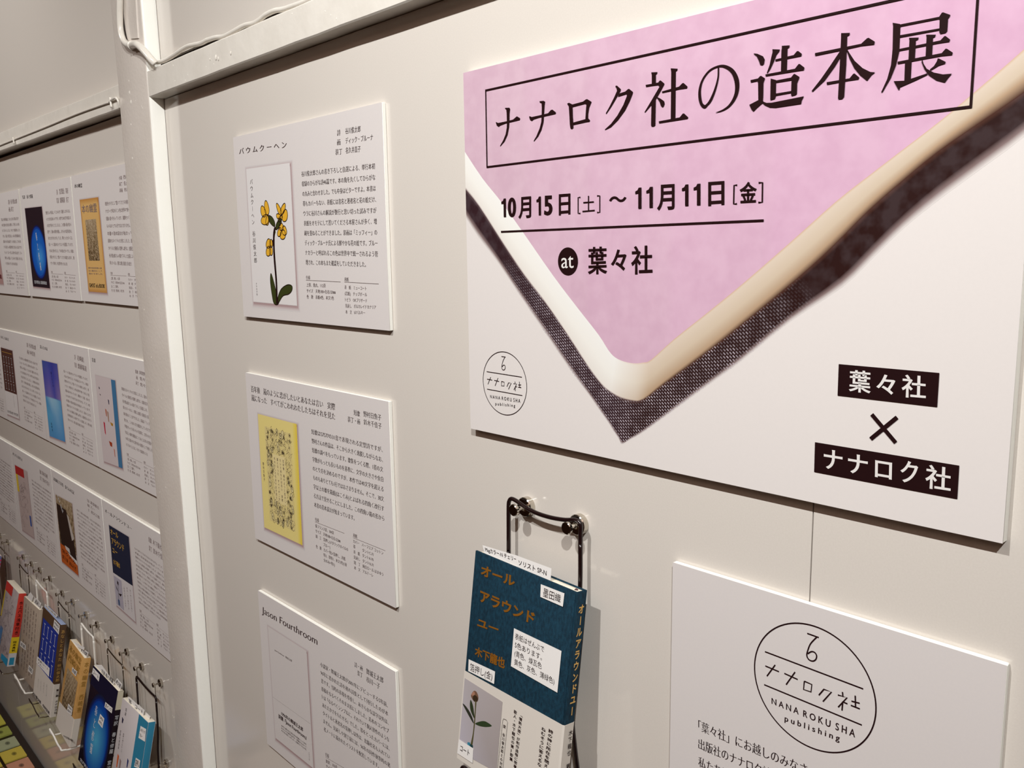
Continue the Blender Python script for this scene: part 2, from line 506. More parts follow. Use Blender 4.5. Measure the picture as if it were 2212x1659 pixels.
for a_, b_ in zip(bt, bt2): vs += [a_, a_ + [.0012, -.0014, 0], b_ + [-.0012, -.0014, 0], b_]
for i in range(4):
    for j in range(3): fs.append((4 * i + j, 4 * i + j + 1, 4 * i + j + 5, 4 * i + j + 4))
mesh_from('batten', vs, fs, rt, PAINTV)
cr2 = crop(440, 0, .14466)
p = pxpath(cr, [(1040, 1240), (1160, 1235), (1300, 1180), (1450, 1090), (1600, 985), (1720, 920), (1850, 890), (1980, 860), (2090, 800)], .0135)
p += pxpath(cr2, [(80, 590), (180, 560), (300, 545), (430, 480), (600, 385), (740, 350), (830, 300), (930, 220), (1060, 160), (1180, 140), (1320, 95), (1500, 30), (1700, -60), (1900, -110)], .0135)
p += [np.array([p[-1][0] + .1 + k_ * .16, -.0135, ZC + .2352 + .0016 + .0014 * math.sin(k_ * 2.1)]) for k_ in range(14)]
o = tube('painted_cable', p, .0026, PAINT); o['label'] = 'wavy white painted cable lying on top of the right rail'; o['category'] = 'cable'
cr3 = crop(0, 180, .1356)
rt = root('painted_cable', (-1.5, -.018, ZC + .22), 'thin white cable clipped along the left rail', 'cable')
p = pxpath(cr3, [(-900, 1350), (0, 985), (230, 893), (700, 705), (1200, 497), (1560, 365), (1740, 303)], .0195)
tube('cable_run', p, .0012, PAINT, rt, k=8)
p = pxpath(cr3, [(1740, 303), (1790, 255), (1850, 235), (1885, 290), (1905, 390)], [.0195, .021, .021, .020, .018])
tube('cable_end', p, .0016, PAINT, rt, k=8)
for a, b0, b1 in ((218, 860, 965), (1765, 225, 385)):
    q = pxpath(cr3, [(a - 8, b0), (a, (b0 + b1) / 2), (a + 10, b1)], .0205)
    tube('cable_clip', q, .0016, PAINT, rt, k=8, smooth_n=3)

# ------------------------------------------------------------------ boards
def board(name, rect, t, label, cat, group=None, face=BOARD):
    """rect = x0,x1,z0,z1 (z relative to camera height) of the board"""
    x0, x1, z0, z1 = rect
    rt = root(name, ((x0 + x1) / 2, 0, ZC + z0), label, cat, group)
    core = box('foam_core', x0, x1, -t + .0003, -.0002, ZC + z0, ZC + z1, FOAM, rt, bevel=.0004, seg=1)
    sheet = box('print_sheet', x0 + .0001, x1 - .0001, -t, -t + .0003, ZC + z0 + .0001, ZC + z1 - .0001, face, rt)
    return rt, wallpl(t), (x0, x1, z0, z1)
def rect_px(q, t):
    """least-squares rectangle of four picture corners TL TR BR BL on the plane y=-t"""
    pl = wallpl(t); p = [pl.px(a) for a in q]
    return ((p[0][0] + p[3][0]) / 2, (p[1][0] + p[2][0]) / 2, (p[2][1] + p[3][1]) / 2, (p[0][1] + p[1][1]) / 2)

T = .0045
QA = [(502.8, 292.8), (824, 226), (842, 718), (526.5, 681)]
QB = [(530.8, 804.9), (841.5, 867.9), (852, 1312), (550.4, 1162.3)]
cA, cB, cC = crop(480, 200, .3255), crop(500, 780, .3316), crop(530, 1260, .2405)

def loc(pl, cr, pts): return [pl.px(p) for p in cr(*pts)]
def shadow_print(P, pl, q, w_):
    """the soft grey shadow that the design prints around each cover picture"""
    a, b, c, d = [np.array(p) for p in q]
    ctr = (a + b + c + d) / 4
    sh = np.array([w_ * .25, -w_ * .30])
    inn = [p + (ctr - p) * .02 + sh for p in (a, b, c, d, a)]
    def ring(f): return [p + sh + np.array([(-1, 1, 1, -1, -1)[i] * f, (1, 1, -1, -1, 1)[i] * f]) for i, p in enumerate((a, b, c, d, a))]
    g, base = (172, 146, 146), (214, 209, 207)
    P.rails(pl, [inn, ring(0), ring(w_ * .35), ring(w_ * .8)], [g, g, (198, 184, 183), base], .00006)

def rule(I, pl, a, b, wd=.0003): I.stroke(pl, [a, b], wd)

# ---- card A
rA = rect_px(QA, T)
ca, pl, _ = board('display_card', rA, T, 'white display card with a yellow flower book cover, top card right of the post', 'card', 'book display cards')
BODY_A = ['谷川俊太郎さんの書き下ろしと自選による、単行本初', '収録のひらがな詩46篇です。本の角を丸くしてひらがな', 'の丸みと合わせました。でも中身はビターですよ。本書は', '帯もカバーもない、表紙には書名と著者名と花の絵だけ、', 'ウラに谷川さんの解説が数行と思い切った試みですが', '表紙をオモテにして置いてくださる本屋さんが多く、増', '刷を重ねることができました。装画は「ミッフィー」の', 'ディック・ブルーナ氏による鮮やかな花の絵です。ブルー', 'ナカラーと呼ばれるこの色は世界中で統一されるよう管', '理され、この本もまた確認をしていただきました。']
Q_TITLE = [(112, 372), (428, 322), (430, 368), (114, 412)]
Q_CR1 = [(752, 250), (797, 243), (797, 410), (752, 415)]
Q_CR2 = [(818, 236), (1002, 208), (1002, 384), (820, 405)]
Q_BODY = [(526, 524), (1014, 468), (1037, 1162), (556, 1143)]
Q_S1 = [(560, 1263), (752, 1272), (754, 1378), (562, 1367)]
Q_S2 = [(812, 1279), (1020, 1291), (1022, 1478), (820, 1468)]
I = Ink(); G = Ink()
I.seg('heading').block(pl, ['バ ウ ム ク ー ヘ ン'], loc(pl, cA, Q_TITLE), res=4, mincho=True, a=.010, b=.004)
I.seg('credits').block(pl, ['詩', '画', '装丁'], loc(pl, cA, Q_CR1), gap=.62, pitch=True, align='C', mincho=True)
I.block(pl, ['谷川俊太郎', 'ディック・ブルーナ', '名久井直子'], loc(pl, cA, Q_CR2), gap=.62, pitch=True, mincho=True)
I.seg('body_text').block(pl, BODY_A, loc(pl, cA, Q_BODY), gap=.92, last=.845, mincho=True)
G.seg('specification_text').block(pl, ['仕様'], loc(pl, cA, [(557, 1214), (584, 1216), (585, 1241), (557, 1239)]), mincho=True)
G.seg('paper_list_text').block(pl, ['用紙'], loc(pl, cA, [(812, 1226), (840, 1228), (841, 1254), (812, 1252)]), mincho=True)
G.seg('specification_text').block(pl, ['上製、角丸、112頁', 'サイズ　天地180×左右120㎜', '色　数　表紙4色、本文1色'], loc(pl, cA, Q_S1), gap=.55, pitch=True, mincho=True)
G.seg('paper_list_text').block(pl, ['表　紙　ミューコート', '(芯紙)　チップボール', 'トビラ　OKブリザード', '見返し　ボルカレイドカナリア', '本　文　b7バルキー'], loc(pl, cA, Q_S2), gap=.6, pitch=True, mincho=True)
for a, b in (((557, 1245), (787, 1256)), ((812, 1257), (1040, 1270))): rule(G, pl, *loc(pl, cA, [a, b]))
P = Paint(); K = Ink()
cf = crop(490, 330, .2230)
q = loc(pl, cf, [(188, 157), (610, 98), (680, 1482), (258, 1443)])
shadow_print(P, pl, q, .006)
P.poly(pl, q, (222, 217, 215), .00016)
I.seg('cover_lettering').vert(pl, 'バウムクーヘン', pl.px(cf((238, 250))[0]), pl.px(cf((258, 705))[0]), .0068, off=.0003, mincho=True)
I.vert(pl, '谷川俊太郎', pl.px(cf((262, 752))[0]), pl.px(cf((282, 1075))[0]), .0072, off=.0003, mincho=True)
I.vert(pl, 'ナナロク社', pl.px(cf((288, 1255))[0]), pl.px(cf((296, 1385))[0]), .003, off=.0003)
YEL, GRN, DK = (226, 172, 52), (56, 62, 26), (50, 24, 14)
def blob(c, rx, ry, ang, col):
    """petal / leaf with a dark outline, in the crop's own pixels"""
    pts = []
    for j in range(22):
        t = 2 * math.pi * j / 22; r = 1 + .05 * math.sin(3 * t)
        x, y = rx * r * math.cos(t), ry * r * math.sin(t); ca_, sa_ = math.cos(ang), math.sin(ang)
        pts.append((c[0] + x * ca_ - y * sa_, c[1] + x * sa_ + y * ca_))
    L = loc(pl, cf, pts)
    P.poly(pl, L, col, .00022 + len(P.F) * 1e-6)
    K.stroke(pl, L, .0009, .00034, closed=True)
for c, rx, ry, an in (((388, 535), 22, 70, -.12), ((355, 570), 24, 55, -.2), ((372, 650), 36, 50, .25), ((396, 655), 16, 50, .1),
                      ((508, 550), 17, 62, -.35), ((546, 545), 20, 56, .3), ((565, 610), 26, 60, .12), ((503, 615), 20, 26, -.5), ((520, 640), 16, 34, .5),
                      ((530, 718), 20, 36, 0), ((560, 755), 22, 46, -.1), ((512, 770), 18, 44, .15), ((545, 795), 26, 46, .1),
                      ((405, 880), 22, 46, .1), ((432, 880), 14, 40, 0), ((405, 955), 22, 48, .05), ((432, 950), 15, 46, 0)):
    blob(c, rx, ry, an, YEL)
def leafpoly(pts, col):
    L = catmull(loc(pl, cf, pts), 4, True)
    P.poly(pl, L, col, .00024 + len(P.F) * 1e-6); K.stroke(pl, L, .0008, .00034, closed=True)
leafpoly([(405, 608), (440, 622), (466, 670), (466, 712), (440, 700), (412, 660)], GRN)
leafpoly([(528, 636), (530, 680), (500, 730), (478, 745), (476, 712), (495, 665)], GRN)
leafpoly([(430, 1168), (452, 1230), (482, 1350), (502, 1458), (460, 1460), (438, 1360), (424, 1240)], GRN)
leafpoly([(590, 1278), (634, 1290), (632, 1335), (600, 1370), (548, 1385), (512, 1440), (500, 1460), (498, 1400), (530, 1320)], GRN)
leafpoly([(446, 850), (456, 850), (460, 900), (452, 905)], DK)
K.stroke(pl, catmull(loc(pl, cf, [(472, 720), (458, 800), (462, 1000), (482, 1250), (488, 1462)]), 5), .0036, .00030)
g_ = Ink(); g_.stroke(pl, catmull(loc(pl, cf, [(474, 760), (462, 830), (468, 1000), (487, 1250), (492, 1460)]), 5), .0013, .00036)
P.build('cover_picture', ART, ca, 'printed cover with yellow flowers'); K.build('cover_outlines', INK, ca); g_.build('stem_print', mat('green_ink', (74, 78, 34), .4), ca)
I.build('printed_text', INKC, ca); G.build('printed_small_text', INKG, ca)

# ---- card B
rB = rect_px(QB, T)
cb, pl, _ = board('display_card', rB, T, 'white display card with a yellow patterned book cover, middle card right of the post', 'card', 'book display cards')
BODY_B = ['短歌は57577の31音で表現される定型詩ですが、', '野村さんの作品は、そこから大きく逸脱しながらなお、', '短歌の調べをもっています。歌集をつくる際、1首の文', '字数がもっとも長いものを基準に、文字の大きさや余白', 'のとり方を決めるのですが、本作では40文字を超える', 'ものもありとても1行ではおさまりません。そこで、38文', '字以上の歌を箱組(はこぐみ)とよばれる四角く改行す', 'る方法で見せることにしました。この四角い箱の形から', '本書の造本設計が始まっています。']
I = Ink(); G = Ink(); P = Paint(); K = Ink()
I.seg('heading').block(pl, ['百年後　嵐のように恋がしたいとあなたは言い　実際', '嵐になった　すべてがこわれわたしたちはそれを見た'], loc(pl, cB, [(127, 160), (676, 278), (676, 384), (132, 258)]), gap=.42, res=3, mincho=True)
I.seg('credits').block(pl, ['短歌', '装丁・画'], loc(pl, cB, [(758, 305), (838, 328), (838, 414), (758, 396)]), gap=.45, pitch=True, align='R', mincho=True)
I.block(pl, ['野村日魚子', '鈴木千佳子'], loc(pl, cB, [(860, 325), (975, 350), (980, 444), (863, 414)]), gap=.45, pitch=True, mincho=True)
I.seg('body_text').block(pl, BODY_B, loc(pl, cB, [(521, 443), (985, 560), (998, 1106), (540, 950)]), gap=.88, last=.60, mincho=True)
G.seg('specification_text').block(pl, ['仕様'], loc(pl, cB, [(545, 1018), (570, 1027), (571, 1052), (546, 1043)]), mincho=True)
G.seg('paper_list_text').block(pl, ['用紙'], loc(pl, cB, [(793, 1121), (820, 1132), (821, 1156), (793, 1145)]), mincho=True)
rule(G, pl, *loc(pl, cB, [(545, 1047), (737, 1122)])); rule(G, pl, *loc(pl, cB, [(793, 1150), (1003, 1235)]))
G.seg('specification_text').block(pl, ['仮フランス装、184頁', 'サイズ　天地188×左右122㎜', '加　工　箔押し(メタリックホイルの', '　　　　ブルー)', '色　数　カバー特2+箔押し、表紙', '　　　　特1、帯特1、本文1色(1折', '　　　　分のみ+特1)'], loc(pl, cB, [(547, 1060), (758, 1146), (765, 1380), (553, 1284)]), gap=.5, pitch=True, mincho=True)
G.seg('paper_list_text').block(pl, ['カバー　ハーフエア コットン', '帯　　　タントC-71', '表　紙　タントH-70', '見返し　タントN-71', '別　丁　純白ロール はまゆう', '本　文　アルドーレ'], loc(pl, cB, [(793, 1160), (990, 1240), (990, 1436), (800, 1356)]), gap=.5, pitch=True, mincho=True)
q = loc(pl, cB, [(172, 343), (425, 410), (463, 1200), (215, 1082)])
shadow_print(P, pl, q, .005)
P.poly(pl, q, (226, 208, 132), .00016)
qs = loc(pl, cB, [(398, 402), (425, 410), (463, 1200), (437, 1187)])
P.rails(pl, [[qs[0], qs[3]], [qs[1], qs[2]]], [(226, 208, 122), (224, 196, 60)], .0002)
# doodled frame: loops, mushrooms and small flowers around an empty middle
cd_ = crop(545, 860, .09645)
fr = [np.array(v) for v in q]
def uv(a, b): return (fr[0] * (1 - a) + fr[1] * a) * (1 - b) + (fr[3] * (1 - a) + fr[2] * a) * b
ax_ = np.linalg.norm(fr[1] - fr[0]); az_ = np.linalg.norm(fr[3] - fr[0])
rg = random.Random(11)
def ring_uv():
    while True:
        a, b = rg.uniform(.2, .82), rg.uniform(.1, .9)
        if not (.34 < a < .68 and .30 < b < .72): return a, b
P.poly(pl, [uv(.17, .09), uv(.84, .09), uv(.84, .91), uv(.17, .91)], (216, 198, 134), .00024)
P.poly(pl, [uv(.345, .31), uv(.665, .31), uv(.665, .72), uv(.345, .72)], (224, 206, 150), .00026)
for i in range(430):
    a, b = ring_uv(); c = uv(a, b); L = rg.uniform(.002, .0055); an = rg.uniform(0, 6.28); cv = rg.uniform(-2.5, 2.5)
    pts = [c + L * np.array([t * math.cos(an + cv * t), t * math.sin(an + cv * t)]) for t in (0, .33, .66, 1)]
    (K if i % 9 == 0 else G).stroke(pl, catmull(pts, 3), .00028, .0003)
for i in range(26):
    a, b = ring_uv(); c = uv(a, b); rx, rz, an = rg.uniform(.0014, .0028), rg.uniform(.003, .006), rg.uniform(-.5, .5)
    e = [c + np.array([rx * math.cos(t) * math.cos(an) - rz * math.sin(t) * math.sin(an), rx * math.cos(t) * math.sin(an) + rz * math.sin(t) * math.cos(an)]) for t in np.linspace(0, 6.283, 15)[:-1]]
    P.poly(pl, e, (220, 204, 150), .00032 + i * 1e-6); K.stroke(pl, e, .0005, .00038, closed=True)
    K.stroke(pl, [c + [0, .001], c - [0, .001]], .0008, .0004)
for i in range(44):
    a, b = ring_uv(); c = uv(a, b)
    for j in range(5):
        t = j * 1.2566; e = c + np.array([math.cos(t), math.sin(t)]) * .0014
        K.stroke(pl, [e + np.array([math.cos(s), math.sin(s)]) * .0009 for s in np.linspace(0, 6.283, 7)[:-1]], .0003, .0004, closed=True)
    K.stroke(pl, [c + [-.0006, 0], c + [.0006, 0]], .0011, .0004)
G.seg('cover_lettering')
for i, tx in enumerate(['百年後　嵐のように恋がし', 'たいとあなたは言い　実際', '嵐になった　すべてがこわ', 'れわたしたちはそれを見た']):
    a = .62 - i * .075
    G.vert(pl, tx, uv(a, .33), uv(a, .70), .0034, off=.0004)
G.vert(pl, '野村日魚子', uv(.08, .41), uv(.08, .58), .0034, off=.0004)
P.build('cover_picture', ART, cb, 'printed yellow cover with doodled frame'); K.build('cover_doodles', INK, cb)
I.build('printed_text', INKC, cb); G.build('printed_small_text', INKG, cb)

# ---- card C
plT = wallpl(T)
p0, p1 = plT.px((556, 1275.6)), plT.px((853.5, 1450)); p2 = plT.px((578, 1607.5))
rC = ((p0[0] + p2[0]) / 2, p1[0], (p0[1] + p1[1]) / 2 - .2045, (p0[1] + p1[1]) / 2)
cc, pl, _ = board('display_card', rC, T, 'white display card with a plain white book cover, lowest card right of the post', 'card', 'book display cards')
BODY_C = ['小説家・舞城王太郎が2001年にデビューする5年前、', '96年に書かれた詩を初の詩集として刊行したのが本', '書です。当時の表現を尊重し、あきらかな誤字以外は、', '原稿をなるべくそのまま形にしました。造本のコンセプ', 'トは「なるべくシンプルに。それでいて個人製作のような', 'あたたかさをもたせる」でした。帯をとったカバーには、', 'タイトルと著者名の箔押し以外は、出版社名も入れてい', 'ません。見返しや別丁扉には、96年の同作執筆時の著', '者ノートに描かれたイラストを配置しています。']
I = Ink(); G = Ink(); P = Paint()
I.seg('heading').block(pl, ['Jason Fourthroom'], loc(pl, cC, [(150, 196), (648, 476), (648, 562), (150, 272)]), res=4, mincho=True)
I.seg('credits').block(pl, ['詩・画', '装丁'], loc(pl, cC, [(980, 705), (1055, 745), (1053, 852), (985, 812)]), gap=.4, pitch=True, align='R', mincho=True)
I.block(pl, ['舞城王太郎', '市川一子'], loc(pl, cC, [(1087, 762), (1240, 848), (1240, 972), (1087, 884)]), gap=.4, pitch=True, mincho=True)
I.seg('body_text').block(pl, BODY_C, loc(pl, cC, [(672, 706), (1280, 1075), (1306, 1736), (706, 1326)]), gap=.82, last=.84, mincho=True)
G.seg('specification_text').block(pl, ['仕様'], loc(pl, cC, [(720, 1518), (752, 1538), (752, 1572), (720, 1552)]), mincho=True)
rule(G, pl, *loc(pl, cC, [(722, 1562), (985, 1715)]))
G.block(pl, ['並製、176頁', 'サイズ　天地188×左右122㎜', '色　数　カバー1色、本文1色'], loc(pl, cC, [(722, 1578), (970, 1725), (975, 1850), (728, 1700)]), gap=.5, pitch=True, mincho=True)
q = loc(pl, cC, [(203, 385), (550, 608), (612, 1662), (272, 1388)])
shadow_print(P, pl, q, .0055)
P.poly(pl, q, (214, 207, 204), .00016)
P.build('cover_picture', ART, cc, 'printed plain white cover')
rule(G, pl, *loc(pl, cC, [(248, 1020), (585, 1262)]), wd=.0002)
G.block(pl, ['Jason Fourthroom　舞城王太郎'], loc(pl, cC, [(265, 588), (420, 688), (420, 706), (265, 604)]), off=.0004)
I.seg('cover_lettering').block(pl, ['1996年の舞城王太郎'], loc(pl, cC, [(325, 1150), (520, 1298), (520, 1332), (325, 1182)]), off=.0004, a=.02, b=.02)
I.block(pl, ['詩集『Jason Fourthroom』'], loc(pl, cC, [(300, 1172), (550, 1368), (550, 1406), (300, 1208)]), off=.0004, a=.02, b=.02)
I.block(pl, ['96年に書かれた詩を初の詩集として刊行', 'あきらかな誤字以外は、原稿をなるべく', 'そのまま形にしました。出版社ナナロク社'], loc(pl, cC, [(325, 1268), (550, 1440), (550, 1502), (325, 1326)]), gap=.5, off=.0004)
I.vert(pl, 'ナナロク社', pl.px(cC((574, 1515))[0]), pl.px(cC((578, 1590))[0]), .0022, off=.0004)
I.build('printed_text', INKC, cc); G.build('printed_small_text', INKG, cc)

# ------------------------------------------------------------------ left bay cards, same layout as card A
def frA(pt):
    p = plT.px(cA(pt)[0]); return ((p[0] - rA[0]) / (rA[1] - rA[0]), (p[1] - rA[2]) / (rA[3] - rA[2]))
def tmpl(quad, r):
    return [np.array([r[0] + (r[1] - r[0]) * f[0], r[2] + (r[3] - r[2]) * f[1]]) for f in map(frA, quad)]
FILL = BODY_A + BODY_B[1:] + BODY_C[1:]
def left_card(x0, x1, z1, title, cr1, cr2, label, kb, covf, n=9, tw=1.0):
    k = 1 - T / D
    r = (x0 * k, x1 * k, z1 * k - .2035, z1 * k)
    rt, pl, _ = board('display_card', r, T, label, 'card', 'book display cards')
    I = Ink(); G = Ink(); P = Paint(); K = Ink()
    qt = tmpl(Q_TITLE, r); m = len(title) / 7 * .62 * tw
    qt = [qt[0], qt[0] + (qt[1] - qt[0]) * m, qt[3] + (qt[2] - qt[3]) * m, qt[3]]
    I.seg('heading').block(pl, [title], qt, res=2, mincho=True)
    if cr1:
        G.seg('credits').block(pl, cr1, tmpl(Q_CR1, r), gap=.62, pitch=True, align='C', res=1); G.block(pl, cr2, tmpl(Q_CR2, r), gap=.62, pitch=True, res=1)
    rg = random.Random(kb); ls = [FILL[(kb * 5 + i * 3) % len(FILL)] for i in range(n)]
    G.seg('body_text').block(pl, ls, tmpl(Q_BODY, r), gap=.95, last=.7, res=1)
    G.seg('specification_text')
    for a, b in (((557, 1245), (787, 1256)), ((812, 1257), (1040, 1270))): rule(G, pl, *tmpl([a, b], r))
    G.block(pl, ['仕様'], tmpl([(557, 1214), (584, 1216), (585, 1241), (557, 1239)], r), res=1)
    G.block(pl, ['用紙'], tmpl([(812, 1226), (840, 1228), (841, 1254), (812, 1252)], r), res=1)
    G.block(pl, ['上製、角丸、112頁', 'サイズ　天地180×左右120㎜', '加　工　箔押し', '色　数　表紙4色、本文1色'], tmpl([Q_S1[0], Q_S1[1], (754, 1420), (562, 1409)], r), gap=.5, pitch=True, res=1)
    G.block(pl, ['カバー　タントC-71', '表　紙　タントH-70', '見返し　タントN-71', '別　丁　純白ロール', '本　文　アルドーレ'], tmpl(Q_S2, r), gap=.6, pitch=True, res=1)
    I.seg('cover_lettering'); G.seg('cover_lettering')
    if covf: covf(pl, P, I, G, K)
    if P.F: P.build('cover_picture', ART, rt)
    if K.V: K.build('cover_lettering', mat('gold_ink', (206, 160, 70), .3, spec=.6), rt)
    I.build('printed_text', INK, rt); G.build('printed_small_text', INKS, rt)
    return rt
L1, L2, L3, L4 = crop(0, 360, .2049), crop(0, 680, .1929), crop(0, 940, .217), crop(0, 380, .1808)
def sq(P, pl, q, col, off=.00016, sh=True):
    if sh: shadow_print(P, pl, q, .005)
    P.poly(pl, q, col, off)
WHT = mat('white_ink', (222, 222, 226), .4)

def cov_ghost(pl, P, I, G, K):
    q = loc(pl, L1, [(840, 350), (1035, 322), (1130, 1332), (935, 1316)]); shadow_print(P, pl, q, .005)
    rr = random.Random(4)
    P.rails(pl, [[bil(q, a, b) for b in (0, .06, .5, .94, 1)] for a in (0, .08, .92, 1)], [[(188, 132, 66)] * 5, [(188, 132, 66)] + [(214, 172, 108)] * 3 + [(188, 132, 66)], [(188, 132, 66)] + [(214, 172, 108)] * 3 + [(188, 132, 66)], [(188, 132, 66)] * 5])
    engraving(pl, P, I, q, (.2, .78), (.22, .66), 5)
    G.block(pl, ['本の幽霊'], [bil(q, .08, .06), bil(q, .88, .06), bil(q, .88, .15), bil(q, .08, .15)], off=.0004, res=2)
    I.block(pl, ['GHOST of a BOOK'], [bil(q, .08, .90), bil(q, .92, .90), bil(q, .92, .955), bil(q, .08, .955)], off=.0004, res=2, a=.02)
    G.block(pl, ['単行本初収録の詩', '本の角を丸くして', '合わせました'], [bil(q, .12, .73), bil(q, .85, .73), bil(q, .85, .81), bil(q, .12, .81)], off=.0004, res=1, gap=.7)
def engraving(pl, P, I, q, ax, bx, seed):
    rr = random.Random(seed)
    a0, a1 = ax; b0, b1 = bx; n, m = 22, 44
    rows = [[bil(q, a0 + (a1 - a0) * i / n, b0 + (b1 - b0) * j / m) for j in range(m + 1)] for i in range(n + 1)]
    cols = []
    for i in range(n + 1):
        c = []
        for j in range(m + 1):
            f = min(1, (rr.random() * .7 + .3 * math.sin(i * .9 + j * .35) ** 2) * (.45 + .7 * j / m))
            c.append(tuple(int(200 - 150 * f - k * 26) for k in (0, .8, 1.9)))
        cols.append([tuple(max(v, 20) for v in t) for t in c])
    P.rails(pl, rows, cols, .0002)
def cov_planet(pl, P, I, G, K, cr=L1, q=None):
    q = q or loc(pl, cr, [(262, 440), (440, 420), (528, 1283), (350, 1262)])
    sq(P, pl, q, (38, 26, 34))
    c = bil(q, .56, .56); w_ = np.linalg.norm(np.subtract(q[1], q[0])); h_ = np.linalg.norm(np.subtract(q[3], q[0]))
    for i, (f, a) in enumerate(((1.06, (18, 20, 70)), (1.0, (14, 52, 140)), (.92, (14, 84, 176)))):
        P.ell(pl, c, w_ * .42 * f, h_ * .32 * f, (24, 110, 196), a, .0002 + i * 2e-5)
    P.ell(pl, c + np.array([w_ * .08, -h_ * .06]), w_ * .28, h_ * .20, (70, 150, 214), (20, 90, 182), .0003)
    W = Ink(); W.vert(pl, '春と修羅', bil(q, .52, .3), bil(q, .6, .8), .008, off=.0004); W.block(pl, ['宮沢賢治 齋藤陽道'], [bil(q, .12, .92), bil(q, .85, .92), bil(q, .85, .96), bil(q, .12, .96)], off=.0004, res=1)
    return W
def cov_pink(pl, P, I, G, K):
    q = loc(pl, L4, [(-1400, 620), (-60, 560), (40, 1290), (-1300, 1250)])
    q = loc(pl, L4, [(-160, 590), (-55, 575), (42, 1290), (-60, 1275)])
    sq(P, pl, q, (176, 140, 136)); P.poly(pl, [bil(q, .2, .8), bil(q, .9, .85), bil(q, .9, .92), bil(q, .2, .9)], (110, 60, 60), .0003)
def bars(pl, W, q, ax, bx, nx, nz, wd=.0010):
    for i in range(nx):
        for j in range(nz):
            a = ax[0] + (ax[1] - ax[0]) * (i + .5) / nx; b = bx[0] + (bx[1] - bx[0]) * (j + .5) / nz; hb = (bx[1] - bx[0]) / nz * .36; ha = (ax[1] - ax[0]) / nx * .2
            W.stroke(pl, [bil(q, a, b - hb), bil(q, a, b + hb)], wd, .0004)
            for s in (-1, 1): W.stroke(pl, [bil(q, a - ha, b + s * hb), bil(q, a + ha, b + s * hb)], wd * .8, .0004)
def cov_bars(pl, P, I, G, K):
    q = loc(pl, L2, [(8, 365), (138, 402), (218, 1168), (82, 1112)])
    sq(P, pl, q, (84, 54, 48))
    P.poly(pl, [bil(q, 0, .64), bil(q, 1, .64), bil(q, 1, 1), bil(q, 0, 1)], (222, 216, 214), .0003)
    K.stroke(pl, [bil(q, .08, .055), bil(q, .92, .055)], .001, .0004)
    I.vert(pl, 'わたしとあなた', bil(q, .7, .67), bil(q, .72, .85), .004, off=.0004, res=1); I.block(pl, ['谷川俊太郎 中村至男'], [bil(q, .06, .93), bil(q, .94, .93), bil(q, .94, .97), bil(q, .06, .97)], off=.0004, res=1)
def cov_sea(pl, P, I, G, K):
    q = loc(pl, L2, [(468, 508), (640, 550), (732, 1425), (556, 1358)]); shadow_print(P, pl, q, .005)
    cs = [[(58, 84, 150), (70, 74, 160), (92, 96, 170), (74, 140, 190), (84, 160, 200), (86, 140, 190)], [(66, 78, 158), (90, 86, 168), (120, 108, 170), (150, 190, 214), (96, 160, 204), (78, 140, 192)], [(58, 62, 150), (60, 66, 160), (80, 80, 164), (140, 186, 212), (120, 170, 208), (84, 144, 196)], [(70, 84, 160), (98, 92, 168), (140, 120, 170), (88, 150, 196), (80, 150, 200), (70, 138, 196)]]
    P.rails(pl, [[bil(q, a, b) for b in (0, .2, .46, .48, .7, 1)] for a in (0, .35, .65, 1)], cs)
    I.vert(pl, '震えたのは', bil(q, .55, .12), bil(q, .6, .32), .005, off=.0004, res=1); I.vert(pl, '岩崎航', bil(q, .22, .8), bil(q, .25, .92), .005, off=.0004, res=1)
def cov_music(pl, P, I, G, K):
    q = loc(pl, L2, [(1068, 678), (1290, 735), (1375, 1720), (1165, 1640)])
    sq(P, pl, q, (205, 192, 192))
    P.poly(pl, [bil(q, .80, 0), bil(q, 1, 0), bil(q, 1, 1), bil(q, .80, 1)], (66, 116, 156), .0003)
    marks(pl, P, q)
def marks(pl, P, q, s=1.0):
    for a, b, w_, h_, c in ((.12, .12, .05, .03, (30, 26, 40)), (.55, .24, .05, .06, (40, 40, 70)), (.36, .36, .06, .09, (176, 96, 66)), (.45, .38, .06, .13, (160, 120, 96)), (.20, .52, .07, .15, (186, 36, 62)), (.56, .50, .14, .04, (176, 128, 40)), (.40, .73, .16, .06, (160, 62, 30)), (.62, .80, .05, .10, (190, 120, 100)), (.14, .2, .05, .02, (60, 50, 60))):
        P.poly(pl, [bil(q, a, b), bil(q, a + w_, b + .01), bil(q, a + w_ * .9, b + h_), bil(q, a + w_ * .3, b + h_ * .9)], c, .0003)
def cov_boat(pl, P, I, G, K):
    q = loc(pl, L3, [(148, 296), (268, 362), (342, 1025), (222, 940)])
    sq(P, pl, q, (190, 172, 168))
    P.poly(pl, [bil(q, 0, 0), bil(q, .72, -.0), bil(q, .72, .13), bil(q, 0, .13)], (176, 44, 44), .0003)
    P.poly(pl, [bil(q, 0, .13), bil(q, .16, .13), bil(q, .16, .40), bil(q, 0, .40)], (220, 190, 60), .0003)
    P.poly(pl, [bil(q, .8, .68), bil(q, .92, .68), bil(q, .92, .84), bil(q, .8, .84)], (60, 90, 160), .0003)
    rr = random.Random(9)
    for i in range(26):
        a, b = rr.uniform(.15, .85), rr.uniform(.2, .9)
        G.stroke(pl, catmull([bil(q, a + rr.uniform(-.15, .15), b + rr.uniform(-.06, .06)) for _ in range(4)], 3), .0004, .0004)
